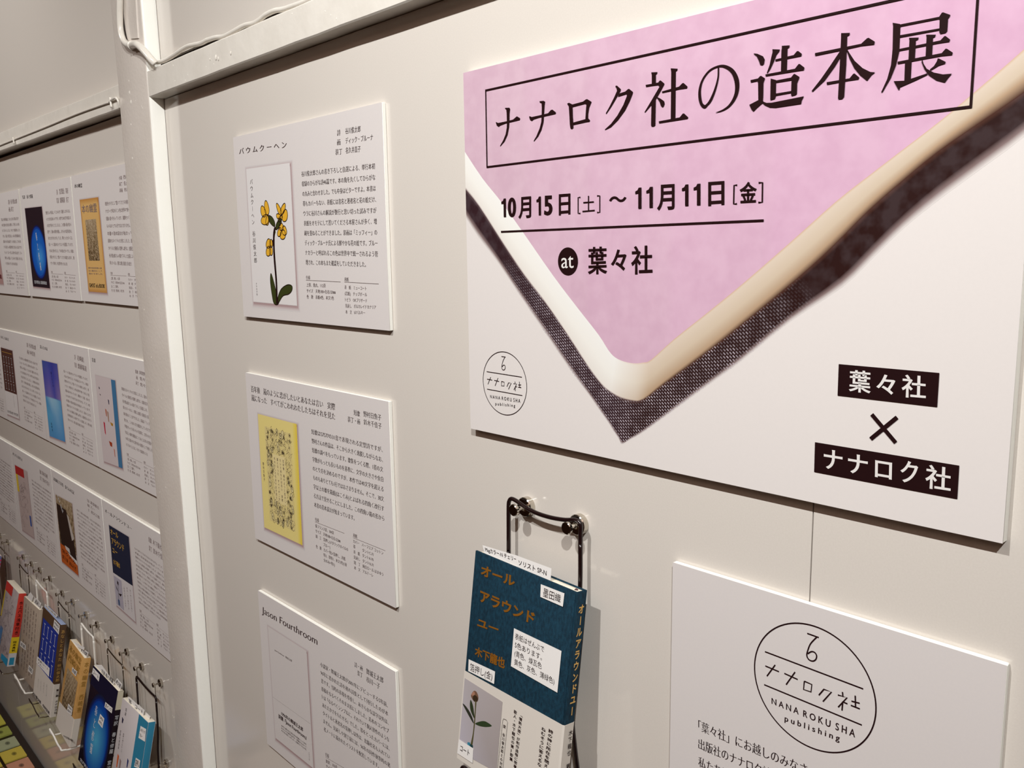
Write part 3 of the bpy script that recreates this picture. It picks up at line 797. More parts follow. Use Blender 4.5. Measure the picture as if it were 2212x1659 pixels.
def cov_diary(pl, P, I, G, K):
    q = loc(pl, L3, [(552, 590), (716, 680), (782, 1398), (618, 1256)]); shadow_print(P, pl, q, .005)
    engraving(pl, P, I, q, (0, 1), (0, .72), 21)
    P.poly(pl, [bil(q, .02, .12), bil(q, .6, .15), bil(q, .9, .5), bil(q, .98, .8), bil(q, .1, .75), bil(q, .02, .4)], (46, 32, 28), .00024)
    P.poly(pl, [bil(q, 0, .72), bil(q, .3, .72), bil(q, .55, .80), bil(q, 1, .86), bil(q, 1, 1), bil(q, 0, 1)], (190, 92, 34), .0003)
    P.poly(pl, [bil(q, .62, .2), bil(q, .72, .22), bil(q, .95, .5), bil(q, .8, .55)], (190, 180, 172), .0003)
    P.poly(pl, [bil(q, .30, .70), bil(q, .58, .70), bil(q, .62, .77), bil(q, .36, .75)], (206, 200, 196), .00032)
    W = Ink(); W.vert(pl, '日記', bil(q, .12, -.02), bil(q, .42, .22), .009, off=.0004); W.build('cover_title', WHT, pl_root[0])
    I.block(pl, ['張り込み', '日記'], [bil(q, .1, .78), bil(q, .9, .82), bil(q, .9, .96), bil(q, .1, .93)], off=.0005, res=1)
def cov_around(pl, P, I, G, K):
    q = loc(pl, L3, [(1085, 892), (1282, 1012), (1350, 1860), (1160, 1690)])
    sq(P, pl, q, (214, 208, 208)); c_ = [q[0], q[1], pl.px(L3((1322, 1500))[0]), pl.px(L3((1127, 1366))[0])]
    P.poly(pl, c_, (34, 40, 62), .0003)
    for t, a, b0, b1, e in (('オール', .06, .06, .18, .46), ('アラウンド', .08, .24, .38, .72), ('ユー', .08, .44, .56, .34), ('木下龍也', .08, .70, .80, .42)):
        K.block(pl, [t], [bil(c_, a, b0), bil(c_, e, b0), bil(c_, e, b1), bil(c_, a, b1)], off=.0005, res=2, a=.02, b=.02)
    b_ = [c_[3], c_[2], q[2], q[3]]
    P.poly(pl, [bil(b_, .02, .08), bil(b_, .42, .08), bil(b_, .42, .96), bil(b_, .02, .96)], (178, 172, 184), .0003)
    I.stroke(pl, catmull([bil(b_, .22, .25), bil(b_, .2, .5), bil(b_, .18, .75)], 3), .0009, .0005)
    I.poly(pl, [bil(b_, .2, .16), bil(b_, .25, .2), bil(b_, .24, .3), bil(b_, .18, .26)], .0005)
    I.poly(pl, [bil(b_, .2, .55), bil(b_, .38, .50), bil(b_, .3, .6)], .0005); I.poly(pl, [bil(b_, .2, .5), bil(b_, .08, .32), bil(b_, .12, .45)], .0005)
    P.poly(pl, [bil(b_, .14, .75), bil(b_, .22, .75), bil(b_, .22, .92), bil(b_, .14, .92)], (60, 84, 120), .0005)
    for i, t in enumerate(['詩の神に所在を問う', '歌人・木下龍也の第', '「情熱大陸」が制作']): G.vert(pl, t, bil(b_, .86 - i * .16, .15), bil(b_, .86 - i * .16, .8), .0035, off=.0005, res=1)
pl_root = [None]
def LC(*a, **k):
    f = a[8]
    def g(pl, P, I, G, K):
        if f: 
            r = f(pl, P, I, G, K)
            if isinstance(r, Ink): EX.append(r)
    EX = []
    pl_root[0] = HOLD
    rt = left_card(*a[:8], g, **k)
    for e in EX: e.build('cover_title', WHT, rt)
    for ch in list(HOLD.children):
        ch.parent = rt
        ch.data.transform(Matrix.Translation(-rt.location))
    return rt
HOLD = bpy.data.objects.new('hold', None); COL.objects.link(HOLD)
Z1, Z2, Z3 = .1325, -.1527, -.4160
LC(-1.566, -1.262, .1336, '本の幽霊', ['小説', '装丁', '装画'], ['西崎憲', '名久井直子', '市川'], 'display card with an orange antique book cover, top row beside the post', 1, cov_ghost, n=9)
LC(-1.888, -1.572, .1330, '写訳　春と修羅', ['詩', '写真'], ['宮沢賢治　英訳', '齋藤陽道　装丁'], 'display card with a black and blue planet book cover, top row, second from the post', 2, cov_planet, n=9)
LC(-2.205, -1.8995, .1325, 'なんとかった', ['詩', '画'], ['谷川俊太郎', '装丁'], 'display card in the top row cut off at the left edge of the photo', 3, cov_pink, n=9)
LC(-1.554, -1.262, Z2, '音楽', ['短歌', '画', '装丁'], ['岡野大嗣', '佐々木', '佐々木'], 'display card with white cover and blue stripe, middle row beside the post', 4, cov_music, n=10)
LC(-1.864, -1.5575, Z2, '震えたのは', ['詩', '写真'], ['岩崎航', '齋藤陽道'], 'display card with a blue and purple sea cover, middle row, second from the post', 5, cov_sea, n=11)
t_ = LC(-2.172, -1.8665, Z2, 'わたしとあなた', ['詩', '画'], ['谷川俊太郎', '中村至男'], 'display card with a brown barred cover, middle row, third from the post', 6, cov_bars, n=10)
pl = wallpl(T); W = Ink(); q = loc(pl, L2, [(8, 365), (138, 402), (218, 1168), (82, 1112)]); bars(pl, W, q, (.08, .95), (.10, .62), 4, 4, .0009); W.build('cover_bars', WHT, t_)
LC(-2.48, -2.175, Z2, 'なつの詩', None, None, 'display card sliver, middle row at the left photo edge', 7, None, n=10)
LC(-1.5553, -1.262, Z3, 'オールアラウンドユー', ['短歌', '装丁'], ['木下龍也', '鈴木千佳子'], 'display card with a navy cover and gold lettering, bottom row beside the post', 8, cov_around, n=14, tw=1.35)
LC(-1.8585, -1.5585, Z3, '渡部雄吉写真集　張り込み日記', ['写真', '構成', '文'], ['渡部雄吉', '乙一', '祖父江慎'], 'display card with a dark photo and orange cover, bottom row, second from the post', 9, cov_diary, n=13, tw=.95)
LC(-2.172, -1.8615, Z3, '水上バス浅草行き', ['短歌', '装丁'], ['岡本真帆', '鈴木千佳子'], 'display card with grey cover, red block and yellow strip, bottom row, third from the post', 10, cov_boat, n=12)
LC(-2.485, -2.1745, Z3, '短歌', None, None, 'display card with text only, bottom row at the left photo edge', 11, None, n=14)
bpy.data.objects.remove(HOLD)

# ------------------------------------------------------------------ the exhibition poster
TP = .0065
plP = wallpl(TP)
a, b, c = plP.px((998.8, 157.5)), plP.px((1017.9, 926.1)), plP.px((2166, 1175))
rP = ((a[0] + b[0]) / 2, c[0], (b[1] + c[1]) / 2, a[1])
POSTERW = mat('poster_paper', (224, 217, 213), 0.40, spec=0.3, noise=(500, 0.12, (216, 210, 206)))
po, pl, _ = board('exhibition_poster', rP, TP, 'large pink and white exhibition poster with a photographed book corner', 'poster', face=POSTERW)
Ip = [(1003.8, 328), (1042, 385), (1083.7, 437), (1130, 502), (1195.4, 596), (1247.5, 664.7), (1293, 723), (1314, 756), (1328.9, 772), (1348.4, 781), (1371, 785), (1390, 783), (1407, 777), (1455.8, 733), (1530, 674), (1609, 609), (1710, 521), (1804, 437), (1875, 381), (1950.6, 323), (2030, 262), (2097.5, 205.6), (2212, 106.5), (2262, 63)]
Op = [(1005.8, 409), (1035.8, 446.5), (1088, 528), (1133.5, 596), (1179, 655), (1228, 726.5), (1270, 791.6), (1299.6, 830.7), (1319, 847), (1342, 860), (1371, 866.5), (1385, 865), (1400, 857), (1433, 831), (1521, 765.6), (1600, 703.7), (1723, 602), (1800, 532), (1877, 455), (1950, 391), (2024, 330), (2110, 270), (2212, 200), (2262, 165)]
Qp = [(1006.5, 459.5), (1032.6, 498.6), (1075, 557), (1120.5, 625.6), (1175.8, 707), (1228, 785), (1276.8, 853.5), (1312.6, 905.6), (1325, 925), (1336, 942), (1345, 956), (1362, 946), (1390.7, 928.4), (1456, 879.6), (1521, 830.7), (1600, 772), (1708.5, 683), (1817, 607), (1885, 540), (1950.7, 476), (2020, 418), (2097.5, 360), (2212, 275), (2262, 238)]
def lpx(pts):
    out = []
    for p in pts:
        v = pl.px(p); v[0] = min(max(v[0], rP[0] + .0002), rP[1] - .0002); v[1] = min(v[1], rP[3] - .0002); out.append(v)
    return out
Il, Ol, Ql = [catmull(lpx(v), 3) for v in (Ip, Op, Qp)]
n = len(Il)
PINK = (226, 186, 212)
P = Paint()
def gridcol(x, z):
    f = (x - rP[0]) / (rP[1] - rP[0])
    return tuple(int(p_ + (q_ - p_) * f) for p_, q_ in zip((208, 178, 191), (214, 172, 197)))
top = [np.array([v[0], rP[3] - .0002]) for v in Il]
left = [np.array([rP[0] + .0002, rP[3] - .0002])]
# pink end paper as a column grid between the top edge and the boundary
P.rails(pl, [top, [(t_ + i_) / 2 for t_, i_ in zip(top, Il)], Il], [[gridcol(*v) for v in top], [gridcol(*v) for v in top], [gridcol(*v) for v in Il]], .00003)
P.build('printed_pink_page', ARTN, po, 'pink end paper area of the poster')
P = Paint()
def mixp(A, B, f): return [p + (q - p) * (f[i] if hasattr(f, '__len__') else f) for i, (p, q) in enumerate(zip(A, B))]
def far(i): return min(1.0, abs(i - 31) / 34.0)
def cmix(a, b, t): t = max(0, min(1, t)); return tuple(a[k] + (b[k] - a[k]) * t for k in range(3))
def side(i): return max(0, min(1, (i - 24) / 12))          # 0 left arm, 1 right arm
cw_, cr_ = (232, 230, 224), (214, 198, 178)
c_in = [cmix((236, 234, 229), (205, 172, 146), side(i)) for i in range(n)]
c_a = [cmix((235, 233, 228), (212, 196, 178), side(i)) for i in range(n)]
c_b = [cmix((234, 231, 224), (202, 184, 162), side(i)) for i in range(n)]
c_c = [cmix((226, 220, 212), (176, 148, 120), side(i)) for i in range(n)]
f1 = [.05 + .03 * far(i) for i in range(n)]
f2 = [1 - (.03 + .22 * far(i) * side(i) + .04 * far(i)) for i in range(n)]
P.rails(pl, [Il, mixp(Il, Ol, f1), mixp(Il, Ol, .5), mixp(Il, Ol, f2), Ol], [c_in, c_a, c_b, c_c, [cmix((150, 130, 128), (70, 40, 32), side(i)) for i in range(n)]], .00008)
P.build('printed_page_block', ART, po, 'cream page block print')
P = Paint()
g1 = [.08 + .08 * far(i) for i in range(n)]; g2 = [1 - (.03 + .16 * far(i)) for i in range(n)]
dark = [cmix((50, 30, 34), (42, 20, 18), side(i)) for i in range(n)]
edge = [(222, 215, 211)] * n; midc = [(128, 108, 106)] * n
outr = mixp(Ol, Ql, [1.03 + .24 * far(i) for i in range(n)]); midr = mixp(Ol, Ql, [1.0 + .03 * far(i) for i in range(n)])
P.rails(pl, [Ol, mixp(Ol, Ql, g1), mixp(Ol, Ql, g2), midr, outr], [[cmix((90, 72, 74), (74, 44, 34), side(i)) for i in range(n)], dark, dark, midc, edge], .00005)
# woven book cloth: light threads on the dark print, sharp near the corner
WV = bpy.data.materials.new('printed_book_cloth'); WV.use_nodes = True; nt = WV.node_tree; bs = nt.nodes['Principled BSDF']
bs.inputs['Roughness'].default_value = .4; bs.inputs['Specular IOR Level'].default_value = .25
vc = nt.nodes.new('ShaderNodeVertexColor'); vc.layer_name = 'Col'
tc = nt.nodes.new('ShaderNodeTexCoord'); mp = nt.nodes.new('ShaderNodeMapping')
mp.vector_type = 'TEXTURE'; mp.inputs['Rotation'].default_value = (0, math.radians(40), 0)
nt.links.new(tc.outputs['Object'], mp.inputs['Vector'])
sx = nt.nodes.new('ShaderNodeSeparateXYZ'); cx = nt.nodes.new('ShaderNodeCombineXYZ')
nt.links.new(mp.outputs[0], sx.inputs[0]); nt.links.new(sx.outputs['X'], cx.inputs['X']); nt.links.new(sx.outputs['Z'], cx.inputs['Y'])
br = nt.nodes.new('ShaderNodeTexBrick'); br.inputs['Scale'].default_value = 1.0
br.inputs['Brick Width'].default_value = .0030; br.inputs['Row Height'].default_value = .0017; br.inputs['Mortar Size'].default_value = .00058
br.inputs['Mortar Smooth'].default_value = .3
br.inputs['Color1'].default_value = (1, 1, 1, 1); br.inputs['Color2'].default_value = (.55, .55, .55, 1); br.inputs['Mortar'].default_value = (0, 0, 0, 1)
nt.links.new(cx.outputs[0], br.inputs['Vector'])
nz = nt.nodes.new('ShaderNodeTexNoise'); nz.inputs['Scale'].default_value = 120; nt.links.new(tc.outputs['Object'], nz.inputs['Vector'])
mr = nt.nodes.new('ShaderNodeMapRange'); mr.inputs['From Min'].default_value = .38; mr.inputs['From Max'].default_value = .62; nt.links.new(nz.outputs['Fac'], mr.inputs['Value'])
dst = nt.nodes.new('ShaderNodeVectorMath'); dst.operation = 'DISTANCE'; nt.links.new(tc.outputs['Object'], dst.inputs[0])
crn = plP.pt(plP.px((1345, 930))) - np.array(po.location); dst.inputs[1].default_value = tuple(crn)
dm = nt.nodes.new('ShaderNodeMapRange'); dm.inputs['From Min'].default_value = .10; dm.inputs['From Max'].default_value = .17; dm.inputs['To Min'].default_value = .85; dm.inputs['To Max'].default_value = 0.0
nt.links.new(dst.outputs['Value'], dm.inputs['Value'])
m1 = nt.nodes.new('ShaderNodeMath'); m1.operation = 'MULTIPLY'; nt.links.new(br.outputs['Color'], m1.inputs[0]); nt.links.new(dm.outputs[0], m1.inputs[1])
m2 = nt.nodes.new('ShaderNodeMath'); m2.operation = 'MULTIPLY'; nt.links.new(m1.outputs[0], m2.inputs[0]); nt.links.new(mr.outputs[0], m2.inputs[1])
m2b = nt.nodes.new('ShaderNodeMath'); m2b.operation = 'MULTIPLY_ADD'; nt.links.new(m1.outputs[0], m2b.inputs[0]); m2b.inputs[1].default_value = .45; nt.links.new(m2.outputs[0], m2b.inputs[2])
dm2 = nt.nodes.new('ShaderNodeMapRange'); dm2.inputs['From Min'].default_value = .11; dm2.inputs['From Max'].default_value = .2; dm2.inputs['To Max'].default_value = .045
nt.links.new(dst.outputs['Value'], dm2.inputs['Value'])
m3 = nt.nodes.new('ShaderNodeMath'); m3.operation = 'MULTIPLY_ADD'; nt.links.new(mr.outputs[0], m3.inputs[0]); nt.links.new(dm2.outputs[0], m3.inputs[1]); nt.links.new(m2b.outputs[0], m3.inputs[2]); m3.use_clamp = True
mx = nt.nodes.new('ShaderNodeMix'); mx.data_type = 'RGBA'; mx.inputs['B'].default_value = (*lin((178, 168, 176)), 1)
nt.links.new(m3.outputs[0], mx.inputs['Factor']); nt.links.new(vc.outputs[0], mx.inputs['A']); nt.links.new(mx.outputs['Result'], bs.inputs['Base Color'])
P.build('printed_cloth_cover', WV, po, 'dark woven book cloth print')

# lettering of the poster
cT, cU = crop(980, 0, .28029), crop(1592, 0, .28029)
I = Ink()
OFF = .0004
def tr(cr, pts): I.poly(pl, loc(pl, cr, pts), OFF)
I.seg('title_lettering')
# ナ ナ ロ ク 社
tr(cT, [(398, 832), (432, 830), (438, 840), (434, 870), (433, 930), (430, 980), (418, 1040), (395, 1090), (362, 1128), (360, 1124), (385, 1080), (403, 1035), (412, 985), (413, 935), (411, 870), (408, 845), (398, 836)])
tr(cT, [(328, 940), (345, 948), (400, 937), (460, 922), (480, 905), (490, 896), (516, 912), (512, 925), (460, 938), (400, 952), (360, 968), (350, 977), (335, 968), (328, 945)])
tr(cT, [(664, 780), (695, 777), (708, 784), (704, 810), (700, 880), (696, 940), (680, 1000), (655, 1050), (622, 1090), (619, 1086), (640, 1050), (665, 990), (678, 940), (681, 880), (682, 830), (680, 795), (666, 790)])
tr(cT, [(586, 895), (605, 902), (660, 890), (730, 873), (752, 848), (764, 845), (792, 867), (788, 878), (735, 890), (660, 907), (620, 920), (605, 933), (592, 925), (585, 905)])
tr(cT, [(878, 798), (892, 792), (920, 806), (920, 830), (922, 900), (926, 960), (926, 985), (915, 995), (903, 990), (898, 960), (894, 880), (890, 820), (880, 805)])
tr(cT, [(915, 806), (1000, 783), (1022, 766), (1032, 764), (1066, 785), (1060, 800), (1048, 830), (1040, 880), (1040, 912), (1055, 928), (1048, 938), (1020, 940), (1018, 912), (1022, 850), (1026, 805), (1015, 800), (920, 825)])
tr(cT, [(922, 945), (1030, 915), (1052, 925), (1050, 938), (1030, 940), (926, 963)])
tr(cT, [(1250, 662), (1262, 660), (1292, 688), (1290, 700), (1280, 716), (1255, 760), (1220, 820), (1180, 878), (1175, 874), (1205, 820), (1240, 750), (1262, 700), (1258, 680), (1250, 670)])
tr(cT, [(1280, 720), (1325, 706), (1345, 688), (1355, 685), (1386, 710), (1380, 730), (1360, 780), (1325, 850), (1270, 925), (1215, 980), (1170, 1002), (1168, 998), (1215, 955), (1265, 890), (1310, 810), (1338, 740), (1335, 725), (1268, 746)])
tr(cT, [(1526, 558), (1574, 556), (1572, 566), (1562, 574), (1562, 644), (1530, 650), (1530, 575), (1527, 566)])
tr(cT, [(1482, 655), (1530, 646), (1580, 636), (1590, 622), (1598, 620), (1628, 645), (1624, 655), (1600, 700), (1560, 770), (1478, 868), (1474, 864), (1530, 770), (1590, 668), (1578, 656), (1530, 662), (1486, 670)])
tr(cT, [(1528, 775), (1562, 740), (1558, 965), (1545, 975), (1528, 975), (1524, 965)])
tr(cT, [(1572, 748), (1600, 762), (1625, 780), (1630, 800), (1622, 820), (1612, 828), (1600, 815), (1590, 785), (1570, 756)])
tr(cT, [(1676, 527), (1730, 530), (1728, 540), (1716, 550), (1712, 920), (1676, 926), (1680, 548), (1677, 538)])
tr(cT, [(1608, 705), (1740, 668), (1765, 642), (1776, 640), (1806, 668), (1802, 680), (1745, 688), (1610, 716)])
tr(cT, [(1584, 935), (1745, 905), (1768, 876), (1778, 874), (1812, 905), (1806, 915), (1586, 950)])
# の
k_ = np.linalg.norm(np.subtract(*loc(pl, cT, [(2000, 600), (2000, 700)]))) / 100
pts = []
for x, y, wd in ((2044, 520, 14), (2041, 600, 16), (2018, 690, 20), (1986, 768, 24), (1958, 806, 20), (1936, 822, 26), (1912, 800, 26), (1900, 745, 28), (1902, 680, 24), (1925, 610, 18), (1975, 545, 15), (2040, 512, 14), (2095, 513, 22), (2150, 548, 32), (2182, 612, 40), (2188, 685, 38), (2170, 752, 30), (2130, 812, 20), (2080, 848, 12), (2024, 868, 4)):
    p = loc(pl, cT, [(x, y)])[0]; pts.append((p[0], p[1], wd * k_))
I.stroke(pl, pts, 0, OFF, n=5)
# 造
for s_ in ([(132, 412), (160, 415), (205, 435), (218, 460), (212, 492), (200, 503), (182, 500), (172, 470), (155, 435), (132, 416)],
           [(107, 618), (165, 605), (180, 588), (190, 585), (220, 605), (215, 618), (208, 640), (206, 745), (204, 775), (168, 780), (166, 640), (160, 625), (110, 636)],
           [(98, 808), (165, 773), (195, 768), (210, 785), (230, 793), (270, 792), (520, 742), (505, 770), (498, 800), (300, 830), (255, 828), (215, 810), (200, 795), (160, 830), (130, 860), (115, 845)],
           [(276, 380), (335, 382), (330, 395), (310, 420), (290, 470), (262, 530), (238, 566), (233, 562), (255, 500), (268, 440), (278, 400)],
           [(300, 458), (440, 425), (465, 395), (476, 394), (504, 416), (500, 432), (440, 444), (298, 472)],
           [(348, 354), (410, 350), (408, 364), (394, 372), (388, 550), (342, 556), (346, 385), (350, 368)],
           [(222, 574), (450, 530), (478, 494), (488, 494), (524, 522), (520, 540), (440, 552), (224, 588)],
           [(263, 606), (306, 618), (303, 745), (295, 762), (260, 772)],
           [(296, 622), (420, 598), (440, 572), (448, 570), (486, 594), (482, 606), (468, 640), (466, 722), (455, 732), (424, 740), (420, 730), (424, 618), (300, 638)],
           [(300, 722), (430, 700), (430, 714), (300, 738)],
           # 本
           [(604, 410), (960, 338), (1005, 296), (1018, 292), (1066, 322), (1062, 342), (960, 354), (800, 390), (606, 430)],
           [(806, 256), (874, 254), (872, 268), (854, 278), (846, 500), (830, 745), (815, 762), (785, 766), (782, 755), (796, 500), (806, 290)],
           [(800, 390), (835, 385), (808, 430), (760, 510), (680, 620), (588, 706), (578, 702), (650, 610), (720, 510), (780, 420)],
           [(848, 372), (870, 410), (910, 470), (970, 525), (1030, 555), (1068, 558), (1040, 580), (1008, 622), (1000, 620), (950, 580), (905, 525), (870, 455), (846, 385)],
           [(694, 634), (870, 604), (898, 570), (908, 566), (946, 598), (940, 612), (860, 624), (696, 654)],
           # 展
           [(1202, 176), (1260, 186), (1266, 196), (1262, 220), (1254, 400), (1230, 500), (1190, 600), (1125, 712), (1113, 712), (1160, 610), (1190, 500), (1202, 380), (1206, 200)],
           [(1255, 190), (1560, 130), (1582, 98), (1592, 96), (1648, 116), (1642, 130), (1630, 145), (1624, 240), (1610, 254), (1570, 262), (1562, 250), (1565, 150), (1555, 148), (1262, 206)],
           [(1258, 272), (1570, 218), (1570, 232), (1258, 290)],
           [(1252, 378), (1570, 312), (1600, 280), (1610, 278), (1646, 306), (1640, 322), (1560, 334), (1252, 394)],
           [(1328, 292), (1404, 290), (1400, 304), (1382, 312), (1374, 460), (1324, 468), (1332, 312)],
           [(1460, 268), (1536, 268), (1530, 284), (1514, 292), (1506, 440), (1456, 450), (1464, 290)],
           [(1240, 476), (1580, 410), (1610, 376), (1620, 376), (1666, 406), (1662, 424), (1580, 432), (1242, 494)],
           [(1298, 475), (1350, 466), (1342, 625), (1292, 645)],
           [(1210, 626), (1300, 622), (1470, 565), (1472, 576), (1380, 620), (1262, 672), (1254, 694), (1246, 692)],
           [(1430, 452), (1440, 490), (1465, 530), (1520, 560), (1590, 574), (1660, 568), (1635, 596), (1606, 636), (1595, 634), (1540, 620), (1480, 580), (1445, 530), (1425, 480)],
           [(1550, 450), (1560, 452), (1612, 478), (1608, 490), (1560, 505), (1510, 535), (1492, 544), (1488, 536), (1520, 510), (1542, 475)]):
    tr(cU, s_)
# frame lines
I.seg('title_frame')
fl = [(1049.5, 195.4), (2112.5, -40.6), (2099.3, 230.4), (1053.4, 360.7)]
fq = [pl.px(v) for v in fl]
fx0, fx1 = (fq[0][0] + fq[3][0]) / 2, pl.px((2103, 150))[0]
fq = [np.array([fx0, fq[0][1]]), np.array([fx1, fq[0][1]]), np.array([fx1, fq[2][1]]), np.array([fx0, fq[3][1]])]
for i in range(4):
    a_, b_ = fq[i], fq[(i + 1) % 4]; d_ = (b_ - a_) / np.linalg.norm(b_ - a_) * .0006
    I.stroke(pl, [a_ - d_, b_ + d_], .0013, OFF)
I.seg('date_lettering').stroke(pl, [pl.px((1083, 500.6)), pl.px((1650.7, 476.1))], .0013, OFF)
# dates
cD = crop(1000, 380, .30741)
BL = dict(off=OFF, res=5, a=.028, b=.018)
for t, q_ in (('10', [(272, 160), (376, 154), (376, 284), (274, 290)]), ('月', [(392, 152), (482, 144), (482, 290), (392, 298)]), ('15', [(519, 146), (632, 140), (632, 270), (520, 277)]), ('日', [(676, 128), (758, 122), (758, 268), (676, 276)]),
              ('土', [(842, 148), (929, 142), (929, 252), (842, 260)]), ('～', [(1029, 110), (1152, 104), (1152, 220), (1029, 228)]),
              ('11', [(1214, 84), (1338, 76), (1338, 222), (1214, 232)]), ('月', [(1366, 66), (1490, 58), (1490, 232), (1366, 238)]), ('11', [(1542, 62), (1672, 54), (1672, 206), (1542, 212)]), ('日', [(1726, 42), (1840, 34), (1840, 202), (1726, 210)]),
              ('金', [(1946, 56), (2068, 50), (2068, 186), (1946, 193)])):
    if t in ('10', '15', '11'):
        for ci_, ch in enumerate(t):
            L_ = loc(pl, cD, q_); h_, h2_ = {'10': ((0, .32), (.44, 1)), '15': ((0, .29), (.47, 1)), '11': ((0, .36), (.63, 1))}[t][ci_]
            sub = [L_[0] + (L_[1] - L_[0]) * h_, L_[0] + (L_[1] - L_[0]) * h2_, L_[3] + (L_[2] - L_[3]) * h2_, L_[3] + (L_[2] - L_[3]) * h_]
            if ch == '1':
                I.poly(pl, [bil(sub, *v) for v in ((0, .17), (.35, .12), (.55, 0), (1, 0), (1, 1), (.48, 1), (.48, .27), (0, .29))], OFF)
            else:
                V_, _, _ = glyphs(ch, 5); h0, h1 = V_[:, 1].min(), V_[:, 1].max(); t0 = (G_T - h1) / (h1 - h0); b0 = (h0 - G_B) / (h1 - h0)
                sub = [sub[0] + (sub[0] - sub[3]) * t0, sub[1] + (sub[1] - sub[2]) * t0, sub[2] - (sub[1] - sub[2]) * b0, sub[3] - (sub[0] - sub[3]) * b0]
                I.line(pl, ch, sub, off=OFF, res=5, a=.05, b=.02)
        continue
        V_, _, _ = glyphs(t, 5); h0, h1 = V_[:, 1].min(), V_[:, 1].max()
        L_ = loc(pl, cD, q_); t0 = (G_T - h1) / (h1 - h0); b0 = (h0 - G_B) / (h1 - h0)
        L_ = [L_[0] + (L_[0] - L_[3]) * t0, L_[1] + (L_[1] - L_[2]) * t0, L_[2] - (L_[1] - L_[2]) * b0, L_[3] - (L_[0] - L_[3]) * b0]
        I.line(pl, t, L_, **BL)
    else: I.line(pl, t, loc(pl, cD, q_), **(BL if t != '土' else dict(off=OFF, res=5, a=.005, b=0)))
for a_ in ([(828, 150), (812, 151), (812, 263), (828, 262)], [(945, 140), (964, 139), (964, 255), (945, 256)], [(1930, 64), (1908, 65), (1905, 196), (1928, 195)], [(2080, 48), (2108, 46), (2106, 184), (2078, 186)]):
    I.stroke(pl, loc(pl, cD, a_), .0010, OFF)
# at, shop name
I.seg('venue_lettering')
e = loc(pl, cD, [(740, 600), (811, 600), (740, 502)])
I.poly(pl, [e[0] + np.array([(e[1] - e[0])[0] * math.cos(t), (e[2] - e[0])[1] * math.sin(t)]) for t in np.linspace(0, 2 * math.pi, 49)[:-1]], OFF)
for t, q_ in (('葉', [(880, 512), (1016, 506), (1016, 684), (880, 690)]), ('々', [(1042, 522), (1152, 516), (1152, 660), (1042, 666)]), ('社', [(1184, 506), (1335, 500), (1335, 684), (1184, 690)])):
    if t == '々':
        V_, _, _ = glyphs(t, 5); h0, h1 = V_[:, 1].min(), V_[:, 1].max(); L_ = loc(pl, cD, q_); t0 = (G_T - h1) / (h1 - h0); b0 = (h0 - G_B) / (h1 - h0)
        I.line(pl, t, [L_[0] + (L_[0] - L_[3]) * t0, L_[1] + (L_[1] - L_[2]) * t0, L_[2] - (L_[1] - L_[2]) * b0, L_[3] - (L_[0] - L_[3]) * b0], off=OFF, res=5, a=.026, b=.014)
    else: I.line(pl, t, loc(pl, cD, q_), off=OFF, res=5, a=.026, b=.012)
# name plates
cN = crop(1600, 600, .36170)
I.seg('name_plate').poly(pl, loc(pl, cN, [(588, 515), (1189, 568), (1176, 771), (581, 702)]), OFF)
I.seg('name_plate').poly(pl, loc(pl, cN, [(446, 981), (1308, 1121), (1296, 1320), (441, 1158)]), OFF)
I.seg('cross_mark').stroke(pl, loc(pl, cN, [(785, 815), (928, 984)]), .0022, OFF); I.stroke(pl, loc(pl, cN, [(936, 832), (778, 962)]), .0022, OFF)
I.build('printed_lettering', INK, po, 'dark printed lettering')
W = Ink()
W.seg('venue_white_lettering').line(pl, 'at', loc(pl, cD, [(694, 524), (780, 522), (782, 658), (696, 660)]), off=.0006, res=5, a=.006, b=.0)
W.seg('name_plate_lettering')
for t, q_ in (('葉', [(652, 556), (782, 566), (779, 690), (648, 676)]), ('々', [(815, 574), (928, 584), (924, 706), (811, 694)]), ('社', [(966, 584), (1112, 597), (1108, 722), (962, 710)]),
              ('|', 0), ('ナ', [(500, 1018), (612, 1036), (610, 1158), (498, 1140)]), ('ナ', [(645, 1044), (763, 1064), (760, 1184), (643, 1166)]), ('ロ', [(806, 1074), (908, 1090), (905, 1214), (804, 1196)]), ('ク', [(958, 1090), (1064, 1106), (1060, 1236), (955, 1220)]), ('社', [(1108, 1120), (1262, 1146), (1256, 1276), (1103, 1252)])):
    if t == '|': W.seg('name_plate_lettering'); continue
    W.line(pl, t, loc(pl, cN, q_), off=.0006, res=5, a=.022, b=.012)
W.build('white_lettering', mat('paper_white_print', (226, 221, 217), .4), po, 'white reversed lettering')

# publisher's mark: circle with strokes, traced once on the intro card and reused at the poster's size
plI = wallpl(T)
cL = crop(1420, 1190, .35805)
LOGO = [([(905, 497), (975, 522)], 0), ([(962, 520), (925, 560), (907, 605), (903, 632), (915, 655), (938, 664), (956, 655), (962, 632), (950, 612), (930, 607), (908, 620)], 4),
        ([(650, 607), (1243, 832)], 0), ([(645, 806), (1235, 1050)], 0),
        ([(652, 693), (735, 728)], 0), ([(712, 687), (662, 755)], 0), ([(767, 738), (848, 775)], 0), ([(832, 730), (778, 806)], 0),
        ([(888, 785), (933, 805), (928, 850), (883, 835), (888, 785)], 0), ([(1005, 835), (975, 870)], 0), ([(1003, 833), (1052, 850), (1000, 908)], 0),
        ([(1118, 850), (1121, 880)], 0), ([(1090, 868), (1146, 884), (1092, 942)], 0), ([(1120, 908), (1115, 962)], 0), ([(1122, 910), (1148, 922)], 0),
        ([(1195, 872), (1197, 943)], 0), ([(1172, 905), (1222, 918)], 0), ([(1168, 930), (1223, 952)], 0)]
cp = [plI.px(p) for p in cL((582, 690), (830, 428), (1324, 970), (1085, 1222), (1050, 508), (640, 890), (1262, 740), (1200, 1180))]
